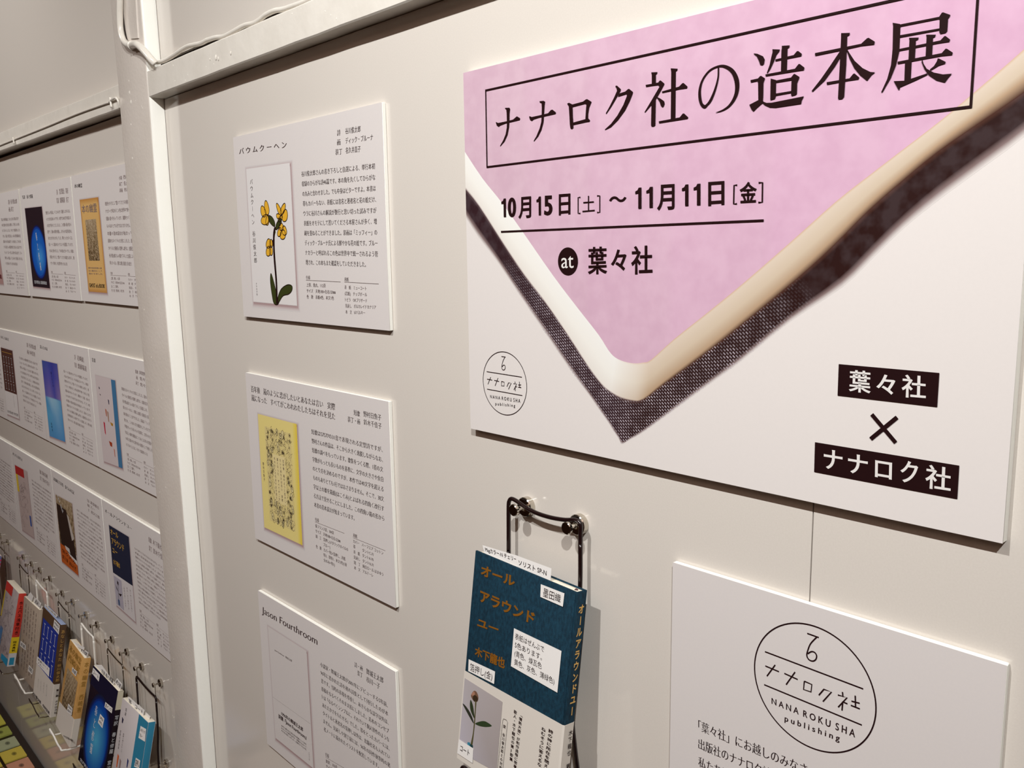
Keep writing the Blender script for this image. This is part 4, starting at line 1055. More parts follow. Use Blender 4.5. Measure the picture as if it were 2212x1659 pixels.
A_ = np.array([[p[0] ** 2, p[1] ** 2, p[0], p[1]] for p in cp]); sol = np.linalg.lstsq(A_, np.ones(len(cp)), rcond=None)[0]
lcx, lcz = -sol[2] / (2 * sol[0]), -sol[3] / (2 * sol[1]); kk = 1 + sol[0] * lcx ** 2 + sol[1] * lcz ** 2
lrx, lrz = math.sqrt(kk / sol[0]), math.sqrt(kk / sol[1])
def logo(I, pl, c, rx, rz, wd):
    def mp_(p): v = plI.px(p); return np.array([c[0] + (v[0] - lcx) / lrx * rx, c[1] + (v[1] - lcz) / lrz * rz])
    I.stroke(pl, [np.array([c[0] + rx * math.cos(t), c[1] + rz * math.sin(t)]) for t in np.linspace(0, 2 * math.pi, 97)[:-1]], wd, closed=True)
    for pts, n_ in LOGO:
        I.stroke(pl, [mp_(p) for p in cL(*pts)], wd, n=n_)
    I.line(pl, 'N A N A  R O K U  S H A', [mp_(p) for p in cL((690, 880), (1197, 1074), (1193, 1130), (690, 924))], res=4, a=.02, b=.008)
    I.line(pl, 'p u b l i s h i n g', [mp_(p) for p in cL((770, 986), (1103, 1108), (1100, 1152), (768, 1028))], res=4, a=.02, b=.008)
I = Ink()
sm = [plP.px(p) for p in crop(1020, 740, .10852)((220, 690), (1088, 880), (610, 182), (700, 1445))]
scx = (sm[0][0] + sm[1][0]) / 2; scz = (sm[2][1] + sm[3][1]) / 2
logo(I, plP, (scx, scz), (sm[1][0] - sm[0][0]) / 2, (sm[2][1] - sm[3][1]) / 2, .0006)
I.build('printed_mark', INK, po, 'small round publisher mark')

# ---- intro card (portrait)
a, b, c = plI.px((1452.2, 1212.2)), plI.px((2175.4, 1440.6)), plI.px((1446.9, 1659))
rI = ((a[0] + c[0]) / 2, b[0], (a[1] + b[1]) / 2 - .297, (a[1] + b[1]) / 2)
ci, pl, _ = board('introduction_card', rI, T, 'white card with a large round publisher mark, below the poster', 'card')
I = Ink()
logo(I, pl, (lcx, lcz), lrx, lrz, .00085)
I.build('printed_mark', INK, ci, 'large round publisher mark')
I = Ink()
I.block(pl, ['「葉々社」にお越しのみなさ', '出版社のナナロク社の造本展', '私たちは、この展示会を開き'], loc(pl, cL, [(248, 1022), (905, 1290), (905, 1590), (248, 1300)]), gap=.78, pitch=True, res=4, mincho=True)
I.build('printed_text', INK, ci)

# ------------------------------------------------------------------ books
def rotm(tilt, yaw, roll):
    cx, sx = math.cos(tilt), math.sin(tilt); cz, sz = math.cos(yaw), math.sin(yaw); cy, sy = math.cos(roll), math.sin(roll)
    return np.array([[cz, -sz, 0], [sz, cz, 0], [0, 0, 1]]) @ np.array([[1, 0, 0], [0, cx, -sx], [0, sx, cx]]) @ np.array([[cy, 0, sy], [0, 1, 0], [-sy, 0, cy]])
class Book:
    def __init__(b, pose, label, cover, hard=False, spine=None, group='books on wire stands', pages=None):
        x, z, d, ti, ya, ro, b.W, b.H, b.T = pose
        M = rotm(ti, ya, ro); b.o = np.array([x, -d, ZC + z]); b.ax, b.ay, b.az = M[:, 0], M[:, 1], M[:, 2]
        base = b.o + b.az * -b.H + b.ay * b.T / 2
        b.root = root('book', tuple(base), label, 'book', group)
        c = .0018 if hard else .0006; b.c = c; w2 = b.W / 2; ins = .003 if hard else .0004
        def bx(nm, a, m, bv=.0003):
            v, f = boxv(b.o, b.ax, b.ay, b.az, *a); o = mesh_from(nm, v, f, b.root, m); bev(o, bv, 2); return o
        bx('front_cover', (-w2, w2 - (.0 if not hard else .0005), 0, c, -b.H, 0), cover)
        bx('back_cover', (-w2, w2, b.T - c, b.T, -b.H, 0), cover)
        sp = bx('spine', (w2 - c, w2, 0, b.T, -b.H, 0), spine or cover, .0006 if not hard else .0012)
        bx('page_block', (-w2 + ins, w2 - c, c, b.T - c, -b.H + ins, -ins * .3), pages or PAGES, .0001)
        b.f = Pl(b.o, b.ax, b.az, -b.ay); b.s = Pl(b.o + b.ax * w2, b.ay, b.az, b.ax)
        w2_ = w2
        b.q = [np.array([-w2, 0]), np.array([w2, 0]), np.array([w2, -b.H]), np.array([-w2, -b.H])]
        b.qs = [np.array([0, 0]), np.array([b.T, 0]), np.array([b.T, -b.H]), np.array([0, -b.H])]
        b.n = 0
    def band(b, z0a, z0b, m, zb=None):
        """paper band round cover and spine: top edge z0a at the fore edge, z0b at the spine"""
        e = .0005; w2 = b.W / 2; zb = -b.H if zb is None else zb
        ring = [(-w2 - e, b.c, z0a), (-w2 - e, -e, z0a), (w2 - .001, -e, z0b), (w2 + e, -e + .001, z0b), (w2 + e, b.T - .0008, z0b), (w2 + e - .001, b.T + e, z0b), (-w2, b.T + e, z0a)]
        vs = []; fs = []
        for x, y, z in ring:
            vs += [b.o + b.ax * x + b.ay * y + b.az * z, b.o + b.ax * x + b.ay * y + b.az * zb]
        for i in range(len(ring) - 1): fs.append((2 * i, 2 * i + 1, 2 * i + 3, 2 * i + 2))
        o = mesh_from('paper_band', vs, fs, b.root, m)
        sm = o.modifiers.new('t', 'SOLIDIFY'); sm.thickness = .0002
        return o
    def sticker(bk, cr, q, lines=None, tq=None, m=None, off=.0009, pl=None, gap=.6, ink=None, vert=None, **k):
        pl = pl or bk.f
        P_ = Ink(); L = loc(pl, cr, q); P_.poly(pl, L, off)
        o = P_.build('label_sticker', m or PAPER, bk.root)
        if lines:
            I_ = Ink(); I_.block(pl, lines, loc(pl, cr, tq) if tq else [bil(L, .08, .15), bil(L, .92, .15), bil(L, .92, .85), bil(L, .08, .85)], off=off + .0003, gap=gap, pitch=True, align='L', **k)
            I_.build('handwriting', ink or INK, o)
        return o
    def slip(b, cr, q, y, text=None, tq=None, bend=.0):
        pl = Pl(b.o + b.ay * y, b.ax, b.az, -b.ay)
        L = loc(pl, cr, q); P_ = Paint()
        a_, b_, c_, d_ = L; n_ = 6
        rows = [[a_ + (b_ - a_) * i / n_ for i in range(n_ + 1)], [d_ + (c_ - d_) * i / n_ for i in range(n_ + 1)]]
        vs = []; fs = []
        for r, o_ in ((rows[0], bend), (rows[1], 0)):
            for p in r: vs.append(pl.pt(p, o_))
        for i in range(n_): fs.append((i, i + 1, n_ + 2 + i, n_ + 1 + i))
        o = mesh_from('paper_slip', vs, fs, b.root, PAPER)
        if text:
            I_ = Ink(); I_.block(pl, [text], loc(pl, cr, tq) if tq else [bil(L, .06, .2), bil(L, .94, .2), bil(L, .94, .8), bil(L, .06, .8)], off=bend + .0003, a=.004, b=.004)
            I_.build('handwriting', INK, o)
        return o

CLOTH = mat('navy_book_cloth', (22, 58, 76), 0.75, spec=0.2, noise=(520, 0.8, (12, 36, 50), (1, 1, .5)), bump=(2600, 0.5))
GOLD = mat('gold_foil', (160, 104, 36), 0.3, metal=0.35, spec=.9)
GOLDP = mat('gold_spine_foil', (222, 176, 96), 0.35, metal=0.3)
BANDP = mat('band_paper', (214, 206, 196), 0.5, spec=0.25)
b = Book((-0.4594, -0.2412, 0.0266, -0.1107, 0.0022, 0.0297, 0.1125, 0.1780, 0.0111), 'navy blue cloth book with gold title and white band, below the poster', CLOTH, hard=True)
c2, c3, c1 = crop(980, 1180, .19288), crop(980, 1430, .14466), crop(980, 1060, .14466)
G = Ink()
for t, q_ in (('オール', [(312, 208), (694, 338), (686, 456), (305, 326)]), ('アラウンド', [(303, 488), (918, 752), (903, 880), (297, 618)]), ('ユー', [(272, 800), (508, 888), (502, 985), (266, 900)]), ('木下龍也', [(244, 1124), (583, 1265), (574, 1372), (238, 1218)])):
    G.line(b.f, t, loc(b.f, c2, q_), off=.0004, res=5, a=.035, b=.035)
o = G.build('gold_title', GOLD, b.root, 'gold foil title'); 
G = Ink(); G.vert(b.s, 'オールアラウンドユー', b.s.px(c2((1432, 640))[0]), b.s.px(c3((1752, 815))[0]), .0062, off=.0004, a=.03, b=.03)
G.build('spine_title', GOLDP, b.root, 'gold spine lettering')
za, zb_ = b.f.px(c3((178, 128))[0])[1], b.f.px(c3((1640, 945))[0])[1]
bd = b.band(za, zb_, BANDP); bd['label'] = 'white paper band'
P = Paint(); I = Ink()
ph = loc(b.f, c3, [(176, 235), (740, 592), (650, 1640), (85, 1330)])
P.rails(b.f, [[ph[0], ph[3]], [ph[1], ph[2]]], [[(176, 168, 170), (182, 176, 186)], [(168, 158, 156), (160, 150, 148)]], .0008)
def ph_poly(pts, col, n=4, o_=.0010): P.poly(b.f, catmull(loc(b.f, c3, pts), n, True), col, o_ + len(P.F) * 2e-6)
ph_poly([(300, 440), (330, 425), (360, 450), (382, 520), (370, 580), (335, 592), (300, 560), (272, 500)], (116, 84, 66))
ph_poly([(310, 490), (350, 500), (375, 540), (365, 582), (330, 588), (300, 555)], (58, 44, 30))
ph_poly([(300, 445), (320, 438), (330, 480), (300, 500), (280, 480)], (164, 120, 98))
ph_poly([(335, 585), (352, 590), (345, 700), (332, 900), (322, 1000), (292, 1240), (268, 1225), (300, 1060), (316, 900), (330, 720)], (84, 78, 46))
ph_poly([(268, 560), (300, 640), (318, 760), (324, 840), (290, 780), (262, 700), (256, 620)], (50, 58, 38))
ph_poly([(148, 620), (200, 660), (270, 770), (312, 890), (300, 900), (230, 780)], (48, 50, 40))
ph_poly([(335, 915), (400, 885), (470, 878), (530, 905), (582, 950), (500, 965), (400, 950)], (48, 62, 38))
P.poly(b.f, loc(b.f, c3, [(222, 1190), (262, 1198), (258, 1265), (215, 1245)]), (58, 128, 152), .00105); P.poly(b.f, loc(b.f, c3, [(258, 1215), (302, 1240), (298, 1305), (252, 1275)]), (34, 62, 64), .00106)
P.build('band_photograph', ART, b.root, 'printed photograph of a budding flower stem in a blue vase')
for t, a_, b_, w_ in (('詩の神に所在を問えば', (1466, 1000), (1380, 1640), .0050), ('ねむそうに答えるな', (1358, 968), (1290, 1560), .0048), ('「情熱大陸」が制作過程に密着した', (1022, 760), (912, 1700), .0036), ('歌人・木下龍也の第3歌集', (936, 712), (868, 1478), .0036), ('栞　谷川俊太郎との対談', (774, 930), (710, 1600), .0030)):
    I.vert(b.f, t, b.f.px(c3(a_)[0]), b.f.px(c3(b_)[0]), w_, off=.0010, a=.012, b=.012)
I.vert(b.s, '木下龍也　第', b.s.px(c3((1738, 1000))[0]), b.s.px(c3((1690, 1600))[0]), .0042, off=.0010, a=.01, b=.01)
I.stroke(b.f, loc(b.f, c3, [(662, 1650), (745, 870), (760, 842), (800, 862), (818, 895), (735, 1700)]), .0003, .0010)
I.build('band_text', INK, b.root)
b.sticker(c2, [(985, 422), (1250, 525), (1232, 675), (980, 565)], ['墨田織'], [(1018, 462), (1215, 545), (1205, 632), (1012, 560)], a=-.004, b=-.004)
b.sticker(c2, [(685, 915), (1217, 1170), (1170, 1637), (650, 1340)], ['表紙はぜんぶで', '5色あります。', '(青色、煉瓦色', '黄色、灰色、薄緑色)'], [(702, 968), (1150, 1178), (1138, 1545), (690, 1322)], gap=.42, a=-.006, b=-.006)
b.sticker(c2, [(177, 1262), (473, 1400), (462, 1540), (172, 1395)], ['箔押し(金)'], [(198, 1305), (448, 1418), (440, 1500), (194, 1388)], a=-.006, b=-.006)
b.sticker(c3, [(95, 1145), (313, 1285), (298, 1505), (70, 1355)], ['コート'], [(125, 1228), (262, 1310), (250, 1400), (115, 1318)], off=.0013, a=.006, b=.006)
b.slip(c1, [(430, 812), (922, 962), (970, 1190), (480, 1010)], .0030, 'Magカラー-N チェリー', [(470, 838), (940, 992), (945, 1062), (475, 905)])
b.slip(c1, [(918, 958), (1460, 1160), (1445, 1400), (965, 1200)], .0026, 'ソリスト SP-N', [(972, 1030), (1392, 1185), (1388, 1275), (968, 1110)])
lathe('ribbon_bookmark', b.o + b.ax * (b.W / 2 - .006) + b.ay * .006 - b.az * .003, b.az, [(0, .0012), (.002, .0016), (.003, .0008)], mat('bookmark_red', (70, 16, 18), .5), b.root, k=10)

# left bay books; BK keeps each pose for the stands
cA5, cA6, cA7, cA8 = crop(0, 1200, .27666), crop(0, 1420, .14406), crop(120, 1400, .15608), crop(0, 1180, .14467)
POSES = {
 'b1': (-2.1578, -0.7406, 0.0278, -0.2354, -0.0107, -0.0002, 0.1121, 0.1649, 0.0158),
 'b2': (-1.9964, -0.7306, 0.0282, -0.1614, 0.0143, -0.0173, 0.1115, 0.1692, 0.0076),
 'b3': (-1.8235, -0.7039, 0.0321, -0.1836, 0.0055, 0.0192, 0.1178, 0.1841, 0.0108),
 'b4': (-1.6802, -0.7252, 0.0291, -0.2301, -0.0425, 0.0138, 0.1016, 0.1667, 0.0117),
 'b5': (-1.5160, -0.7223, 0.0309, -0.2235, 0.0234, 0.0337, 0.1203, 0.1722, 0.0096),
 'b6': (-1.3793, -0.7271, 0.0292, -0.2308, 0.0105, -0.0100, 0.1120, 0.1750, 0.0117),
 'b0': (-2.345, -0.700, 0.0300, -0.2200, 0.0, 0.0, 0.1150, 0.1750, 0.0130)}
def col(n_, c_, **k): return mat(n_, c_, k.pop('rough', .4), spec=.35, **k)
# 6: white cover with coloured marks and a blue side
b = Book(POSES['b6'], 'white book with coloured marks and blue spine, on the stand nearest the post', col('white_cover', (208, 200, 200)), spine=col('blue_spine', (48, 128, 160)))
P = Paint(); P.poly(b.f, [bil(b.q, .66, 0), bil(b.q, 1, 0), bil(b.q, 1, 1), bil(b.q, .66, 1)], (48, 128, 160), .0003)
for a_, b_, w_, h_, c_ in ((.10, .16, .06, .05, (36, 30, 60)), (.14, .50, .06, .12, (206, 96, 46)), (.24, .52, .06, .16, (150, 128, 126)), (.50, .45, .05, .08, (40, 50, 110)), (.12, .72, .10, .12, (216, 60, 110)), (.34, .74, .14, .05, (110, 84, 30)), (.20, .70, .03, .05, (50, 40, 60))):
    P.poly(b.f, [bil(b.q, a_, b_), bil(b.q, a_ + w_, b_ + .01), bil(b.q, a_ + w_ * .8, b_ + h_), bil(b.q, a_ + w_ * .3, b_ + h_)], c_, .0004)
P.build('cover_print', ART, b.root)
I = Ink(); I.vert(b.f, '音楽', bil(b.q, .2, .05), bil(b.q, .2, .13), .006, off=.0005, res=2)
for i, t in enumerate(['岡野大嗣歌集', '短歌の調べをもって']): I.vert(b.f, t, bil(b.q, .12 + i * .12, .28), bil(b.q, .14 + i * .12, .46), .0035, off=.0005, res=1)
I.build('cover_text', INK, b.root)
b.sticker(cA7, [(1185, 1075), (1262, 1120), (1245, 1295), (1155, 1240)], ['メタリック', 'ブルー'])
b.sticker(cA7, [(1120, 1515), (1180, 1555), (1165, 1665), (1095, 1640)], ['箔押し'])
b.slip(cA7, [(1000, 665), (1235, 860), (1215, 935), (1010, 790)], .003, '帯　コート', None)
b.slip(cA7, [(1150, 780), (1312, 945), (1300, 985), (1160, 900)], .006, None)
# 5: black book with blue planet
b = Book(POSES['b5'], 'black book with a glowing blue oval on the cover, second from the post', col('black_cover', (26, 18, 34), rough=.25), spine=col('black_spine', (30, 18, 26)))
P = Paint(); q = b.q
P.poly(b.f, [bil(q, 0, 0), bil(q, 1, 0), bil(q, 1, .19), bil(q, 0, .19)], (24, 22, 48), .0003)
c_ = bil(q, .53, .60)
for i, (f_, cc_) in enumerate(((1.20, (24, 20, 40)), (1.12, (18, 24, 74)), (1.05, (12, 40, 120)), (.99, (10, 62, 150)))):
    P.ell(b.f, c_, b.W * .40 * f_, b.H * .36 * f_, (8, 110, 196), cc_, .0004 + i * 5e-5)
P.ell(b.f, c_ + np.array([0, -b.H * .03]), b.W * .385, b.H * .325, (80, 170, 206), (12, 78, 162), .0007)
P.poly(b.s, [bil(b.qs, 0, 0), bil(b.qs, 1, 0), bil(b.qs, 1, .19), bil(b.qs, 0, .19)], (206, 198, 176), .0003)
P.build('cover_print', ART, b.root, 'blue oval cover print')
W = Ink(); W.vert(b.f, '春と修羅', b.f.px(cA7((580, 780))[0]), b.f.px(cA7((490, 1480))[0]), .012, off=.0009, mincho=True); W.block(b.f, ['宮沢賢治 齋藤陽道'], [bil(q, .1, .95), bil(q, .8, .95), bil(q, .8, .98), bil(q, .1, .98)], off=.0009, res=1)
W.vert(b.s, '写訳　春と修羅　宮沢賢治', bil(b.qs, .5, .24), bil(b.qs, .5, .92), .0068, off=.0006)
W.build('cover_lettering', WHT, b.root)
for q_, l_ in (([(528, 268), (620, 368), (605, 462), (512, 350)], ['コート']), ([(698, 745), (796, 828), (784, 902), (684, 815)], ['黒インク']), ([(626, 908), (682, 975), (655, 1108), (594, 1030)], ['青', '色'])): b.sticker(cA7, q_, l_)
b.slip(cA7, [(548, 228), (640, 232), (815, 480), (800, 505)], .0016, '写訳 春と修羅', [(640, 290), (800, 440), (795, 495), (635, 345)])
b.slip(cA7, [(852, 415), (922, 495), (895, 585), (815, 480)], .0045, '遊び紙')
# 4: orange ghost book
ORC = col('orange_cover', (206, 160, 96), noise=(60, .4, (188, 134, 70)))
b = Book(POSES['b4'], 'orange book with an old engraving, on a white wire stand, third from the post', ORC)
q = b.q; P = Paint(); engraving(b.f, P, None, [p * 1.0 for p in q], (.14, .86), (.30, .72), 5)
P.build('cover_engraving', ART, b.root)
I = Ink(); G = Ink()
G.block(b.f, ['本の幽霊', '西崎憲'], [bil(q, .08, .04), bil(q, .86, .04), bil(q, .86, .22), bil(q, .08, .22)], off=.0005, res=2, gap=.3)
G.vert(b.s, '本の幽霊　西崎憲', bil(b.qs, .5, .04), bil(b.qs, .5, .62), .0085, off=.0005)
G.build('cover_lettering', mat('ochre_ink', (150, 112, 40), .4), b.root)
za, zb_ = b.f.px(cA6((882, 640))[0])[1], b.f.px(cA6((1100, 905))[0])[1]
b.band(za, zb_, BANDP)
I.block(b.f, ['ナナロク社の新刊'], loc(b.f, cA6, [(960, 1160), (1105, 1235), (1105, 1268), (960, 1190)]), off=.0012, res=1, a=.02, b=.02); I.build('band_text', INK, b.root)
b.sticker(cA6, [(1092, 145), (1165, 212), (1145, 285), (1082, 215)], ['表紙']); b.sticker(cA6, [(1035, 690), (1098, 765), (1085, 868), (1012, 815)], ['帯', '紙'], off=.0013)
b.slip(cA7, [(250, -90), (400, -10), (395, 30), (245, -40)], .002, None)
b.slip(cA7, [(352, -10), (458, 60), (430, 130), (340, 55)], .004, '本文用紙')
# 3: blue barred book
BRN = col('brown_cover', (84, 62, 44))
b = Book(POSES['b3'], 'brown book with blue panel of white bars and a white band, fourth from the post', BRN, pages=col('blue_page_edge', (150, 164, 196)))
q = b.q; P = Paint(); P.poly(b.f, [bil(q, .07, .11), bil(q, .93, .11), bil(q, .93, .80), bil(q, .07, .80)], (36, 56, 148), .0003); P.build('cover_print', ART, b.root)
W = Ink(); bars(b.f, W, q, (.10, .90), (.13, .63), 4, 3, .0016); W.build('cover_bars', WHT, b.root)
za, zb_ = b.f.px(cA6((555, 85))[0])[1], b.f.px(cA6((800, 395))[0])[1]
b.band(za, zb_, BANDP)
G = Ink(); G.vert(b.s, 'あなしとあなた', bil(b.qs, .5, .05), bil(b.qs, .5, .40), .0075, off=.0005); G.vert(b.s, '谷川俊太郎', bil(b.qs, .5, .42), bil(b.qs, .5, .62), .0075, off=.0005); G.build('spine_lettering', GOLDP, b.root)
I = Ink()
for i, t in enumerate(['収録のひらがな詩', '本の角を丸くして', 'の丸みと合わせま', '帯もカバーもない']): I.vert(b.f, t, b.f.px(cA6((710 - i * 42, 400 - i * 26))[0]), b.f.px(cA6((700 - i * 42, 580 - i * 40))[0]), .003, off=.0011, res=1)
I.block(b.f, ['谷川俊太郎　中村至男'], loc(b.f, cA6, [(498, 505), (748, 815), (748, 862), (498, 550)]), off=.0011, res=2, a=.02, b=.02)
I.vert(b.s, '第二期　ナナロク社', b.s.px(cA6((862, 470))[0]), b.s.px(cA6((828, 850))[0]), .005, off=.0011, res=1, a=.02, b=.02); I.build('band_text', INK, b.root)
b.sticker(cA8, [(818, 1090), (900, 1180), (885, 1318), (800, 1215)], ['帯', '紙']); b.sticker(cA6, [(570, -20), (755, 160), (745, 292), (556, 75)], ['表紙コート', 'ブルー'], off=.0013)
b.slip(cA8, [(670, 858), (860, 1030), (840, 1060), (665, 890)], .002, '小口染め')
# 2: grey book with a grid of characters
GRC = col('grey_cover', (178, 162, 146), noise=(50, .3, (166, 150, 134)))
b = Book(POSES['b2'], 'grey beige book printed with columns of dark characters, fifth from the post', GRC)
I = Ink()
for i, t in enumerate(['今日を生きる', '雲がとおる道', '百年後の空に', '大丁度青空よ', '本を開けば見']):
    for j in range(2): I.vert(b.f, t[::1 if j else -1], bil(b.q, .86 - i * .17, .06 + j * .46), bil(b.q, .86 - i * .17, .46 + j * .44), .0055, off=.0005, res=1, a=.01, b=.01)
I.build('cover_text', INKG, b.root)
b.sticker(cA5, [(165, 665), (205, 700), (205, 740), (160, 705)], ['表紙']); b.sticker(cA6, [(440, 110), (505, 185), (490, 260), (425, 200)], ['帯'])
b.slip(cA8, [(455, 682), (500, 750), (470, 830), (400, 760)], .002, None); b.slip(cA8, [(540, 770), (616, 850), (590, 935), (500, 850)], .003, '見返し'); b.slip(cA8, [(500, 740), (640, 900), (610, 950), (480, 800)], .005, None)
# 1: map-like cover, red and yellow spine
b = Book(POSES['b1'], 'thick book with grey map cover, red and yellow spine, sixth from the post', col('map_cover', (180, 168, 166), noise=(90, .5, (156, 142, 146))), spine=col('red_spine', (202, 62, 50)))
P = Paint(); G = Ink(); q = b.q
P.poly(b.f, [bil(q, .02, .0), bil(q, .55, .0), bil(q, .55, .13), bil(q, .02, .13)], (200, 56, 48), .0003)
P.poly(b.f, [bil(q, 0, .13), bil(q, .06, .13), bil(q, .06, .5), bil(q, 0, .5)], (216, 186, 50), .0003)
P.poly(b.f, [bil(q, .12, .62), bil(q, .3, .62), bil(q, .3, 1), bil(q, .0, 1)], (70, 120, 170), .0003)
P.poly(b.f, [bil(q, .5, .93), bil(q, 1, .90), bil(q, 1, 1), bil(q, .5, 1)], (40, 140, 180), .0003)
P.poly(b.s, [bil(b.qs, 0, .60), bil(b.qs, 1, .60), bil(b.qs, 1, .82), bil(b.qs, 0, .82)], (226, 196, 44), .0004)
P.poly(b.s, [bil(b.qs, 0, .82), bil(b.qs, 1, .82), bil(b.qs, 1, 1), bil(b.qs, 0, 1)], (206, 204, 206), .0004)
P.poly(b.s, [bil(b.qs, .2, .88), bil(b.qs, .8, .88), bil(b.qs, .8, .98), bil(b.qs, .2, .98)], (50, 140, 176), .0006)
P.build('cover_print', ART, b.root)
rr = random.Random(5)
for i in range(50):
    a_, b_ = rr.uniform(.1, .9), rr.uniform(.15, .9)
    G.stroke(b.f, catmull([bil(q, a_ + rr.uniform(-.12, .12), b_ + rr.uniform(-.05, .05)) for _ in range(4)], 3), .0005, .0004)
G.build('cover_drawing', mat('grey_line_ink', (136, 122, 128), .4), b.root)
I = Ink(); I.vert(b.s, '水上バス浅草行き', bil(b.qs, .5, .1), bil(b.qs, .5, .57), .0082, off=.0008, a=.01, b=.01); I.vert(b.s, '岡本真帆', bil(b.qs, .5, .65), bil(b.qs, .5, .80), .0072, off=.0008, a=.015, b=.015); I.build('spine_text', INK, b.root)
# 0: patterned book, only its edge shows
b = Book(POSES['b0'], 'pink and blue patterned book cut off by the left edge of the photo', col('pattern_cover', (190, 150, 156), noise=(120, 1.0, (120, 60, 90))), spine=col('pattern_spine', (196, 178, 176), noise=(110, 1.0, (70, 90, 150))))
P = Paint(); rr = random.Random(8)
for i in range(26):
    a_, b_ = rr.uniform(.05, .85), rr.uniform(.06, .94); P.ell(b.s, bil(b.qs, a_, b_), rr.uniform(.001, .003), rr.uniform(.002, .005), *[rr.choice([(180, 60, 100), (60, 90, 150), (60, 40, 70), (216, 190, 190)])] * 2, .0003 + i * 1e-5, k=8)
P.build('cover_print', ART, b.root)

# ------------------------------------------------------------------ magnetic pegs
def peg(x, z, s, label, name='peg_magnet', d=.024):
    rt = root(name, (x, 0, ZC + z), label, 'magnet', 'nickel peg magnets on the wall')
    o = np.array([x, 0, ZC + z]); ax = -Y
    lathe('base', o, ax, [(.0001, .0076 * s), (.0003, .0079 * s), (.0048 * s, .0079 * s), (.0054 * s, .0073 * s), (.0054 * s, .0062 * s)], CHROME, rt, 32)
    lathe('shaft', o, ax, [(.0052 * s, .0040 * s), (.0064 * s, .0022 * s), (.008 * s, .0017 * s), (d - .0038, .0017 * s), (d - .0030, .0026 * s)], CHROME, rt, 16)
    lathe('head', o, ax, [(d - .0034, .0030 * s), (d - .0026, .0047 * s), (d - .0005, .0048 * s), (d, .0043 * s)], CHROME, rt, 24)
peg(-.4805, -.2004, 1.0, 'nickel peg magnet holding the upper left of the black stand below the poster', d=.0172)
peg(-.4238, -.2021, 1.0, 'nickel peg magnet holding the upper right of the black stand below the poster', d=.0166)
PX = [-1.3325, -1.4150, -1.4835, -1.5580, -1.6380, -1.7060, -1.7860, -1.8535, -1.9370, -2.0150, -2.0810, -2.1510, -2.2900, -2.3650]
ordn = ['first', 'second', 'third', 'fourth', 'fifth', 'sixth', 'seventh', 'eighth', 'ninth', 'tenth', 'eleventh', 'twelfth', 'thirteenth', 'fourteenth']
for i, x in enumerate(PX):
    peg(x, -.6725 - (.002 if i % 2 else 0) + (.006 if i in (8, 9) else 0), .80, 'small nickel peg magnet in the left bay row, %s from the post' % ordn[i], d=.0145)
peg(-1.334, -.812, .80, 'nickel peg magnet low beside the black stand near the post', d=.0145)

# ------------------------------------------------------------------ wire stands
def stand(xl, xr, zt, dt, zb, dtip, m, label, tip=.016, r=.0017, hang=0.0, zp=0, dp=0.0095, drop=.004):
    rt = root('wire_book_stand', ((xl + xr) / 2, -dt, ZC + zb), label, 'book stand', 'wire stands holding the display books')
    d0 = dt; w = xr - xl
    bar = [(xl, -d0, zt - .010), (xl, -d0, zt - .004), (xl + .003, -d0, zt), (xl + .010, -d0, zt - .0005), (xl + w * .30, -d0, zt - drop * 1.1), (xl + w * .55, -d0, zt - drop * 1.9), (xl + w * .78, -d0, zt - drop * 2.2), (xr - .007, -d0, zt - drop * 2.1), (xr - .0015, -d0, zt - drop * 2.4), (xr, -d0, zt - drop * 3.4), (xr, -d0, zt - drop * 3.4 - .004)]
    tube('hanging_bar', [(a, b_, ZC + c_) for a, b_, c_ in bar], r, m, rt)
    for x, z0 in ((xl, zt - .010), (xr, zt - drop * 3.4 - .004)):
        leg = [(x, -d0, z0), (x, -d0 - .001, z0 - .05), (x, -d0 - .004, (z0 + zb) / 2), (x, -d0 - .002, zb + .012), (x, -d0 - .003, zb + .002), (x, -d0 - .008, zb - .002)]
        tube('leg', [(a, b_, ZC + c_) for a, b_, c_ in leg], r, m, rt)
    yl = -d0 - .008
    f = [(xl, yl, zb - .002), (xl, -(dtip - .012), zb - .002), (xl, -(dtip - .002), zb + tip * .3), (xl + .001, -dtip, zb + tip), (xl + .006, -dtip - .001, zb + tip + .002), (xl + w * .35, -dtip, zb + tip * .75), (xl + w * .65, -dtip, zb + tip * .25), (xr - .008, -dtip, zb + tip * .2), (xr - .001, -dtip, zb + tip * .1), (xr, -(dtip - .006), zb), (xr, -(dtip - .016), zb - .002), (xr, yl, zb - .002)]
    tube('front_rest', [(a, b_, ZC + c_) for a, b_, c_ in f], r, m, rt)
    if hang:
        for x, z0, zpg in ((xl + .004, zt, zp), (xr - .002, zt - drop * 2.4, zp)):
            tube('hanging_wire', [(x, -dp, ZC + zpg - .0022), (x - .001, -dp, ZC + zpg - .008), (x, -dp, ZC + z0 + .001)], .0007, CHROME, rt, k=6)
    return rt
rt = root('wire_book_stand', (-.45, -.0135, ZC - .42), 'black wire book stand hanging on two pegs below the poster', 'book stand', 'wire stands holding the display books')
pw = wallpl(.0100)
bar = [pw.pt(pw.px(p)) for p in c1((820, 900), (820, 560), (820, 230), (832, 150), (862, 120), (920, 142), (1000, 195), (1100, 262), (1250, 338), (1450, 400), (1650, 434), (1790, 436), (1862, 458), (1896, 520), (1895, 640), (1893, 800))]
tube('hanging_bar', bar, .0017, BLACKWIRE, rt, k=12)
xl, xr = bar[0][0], bar[-1][0]
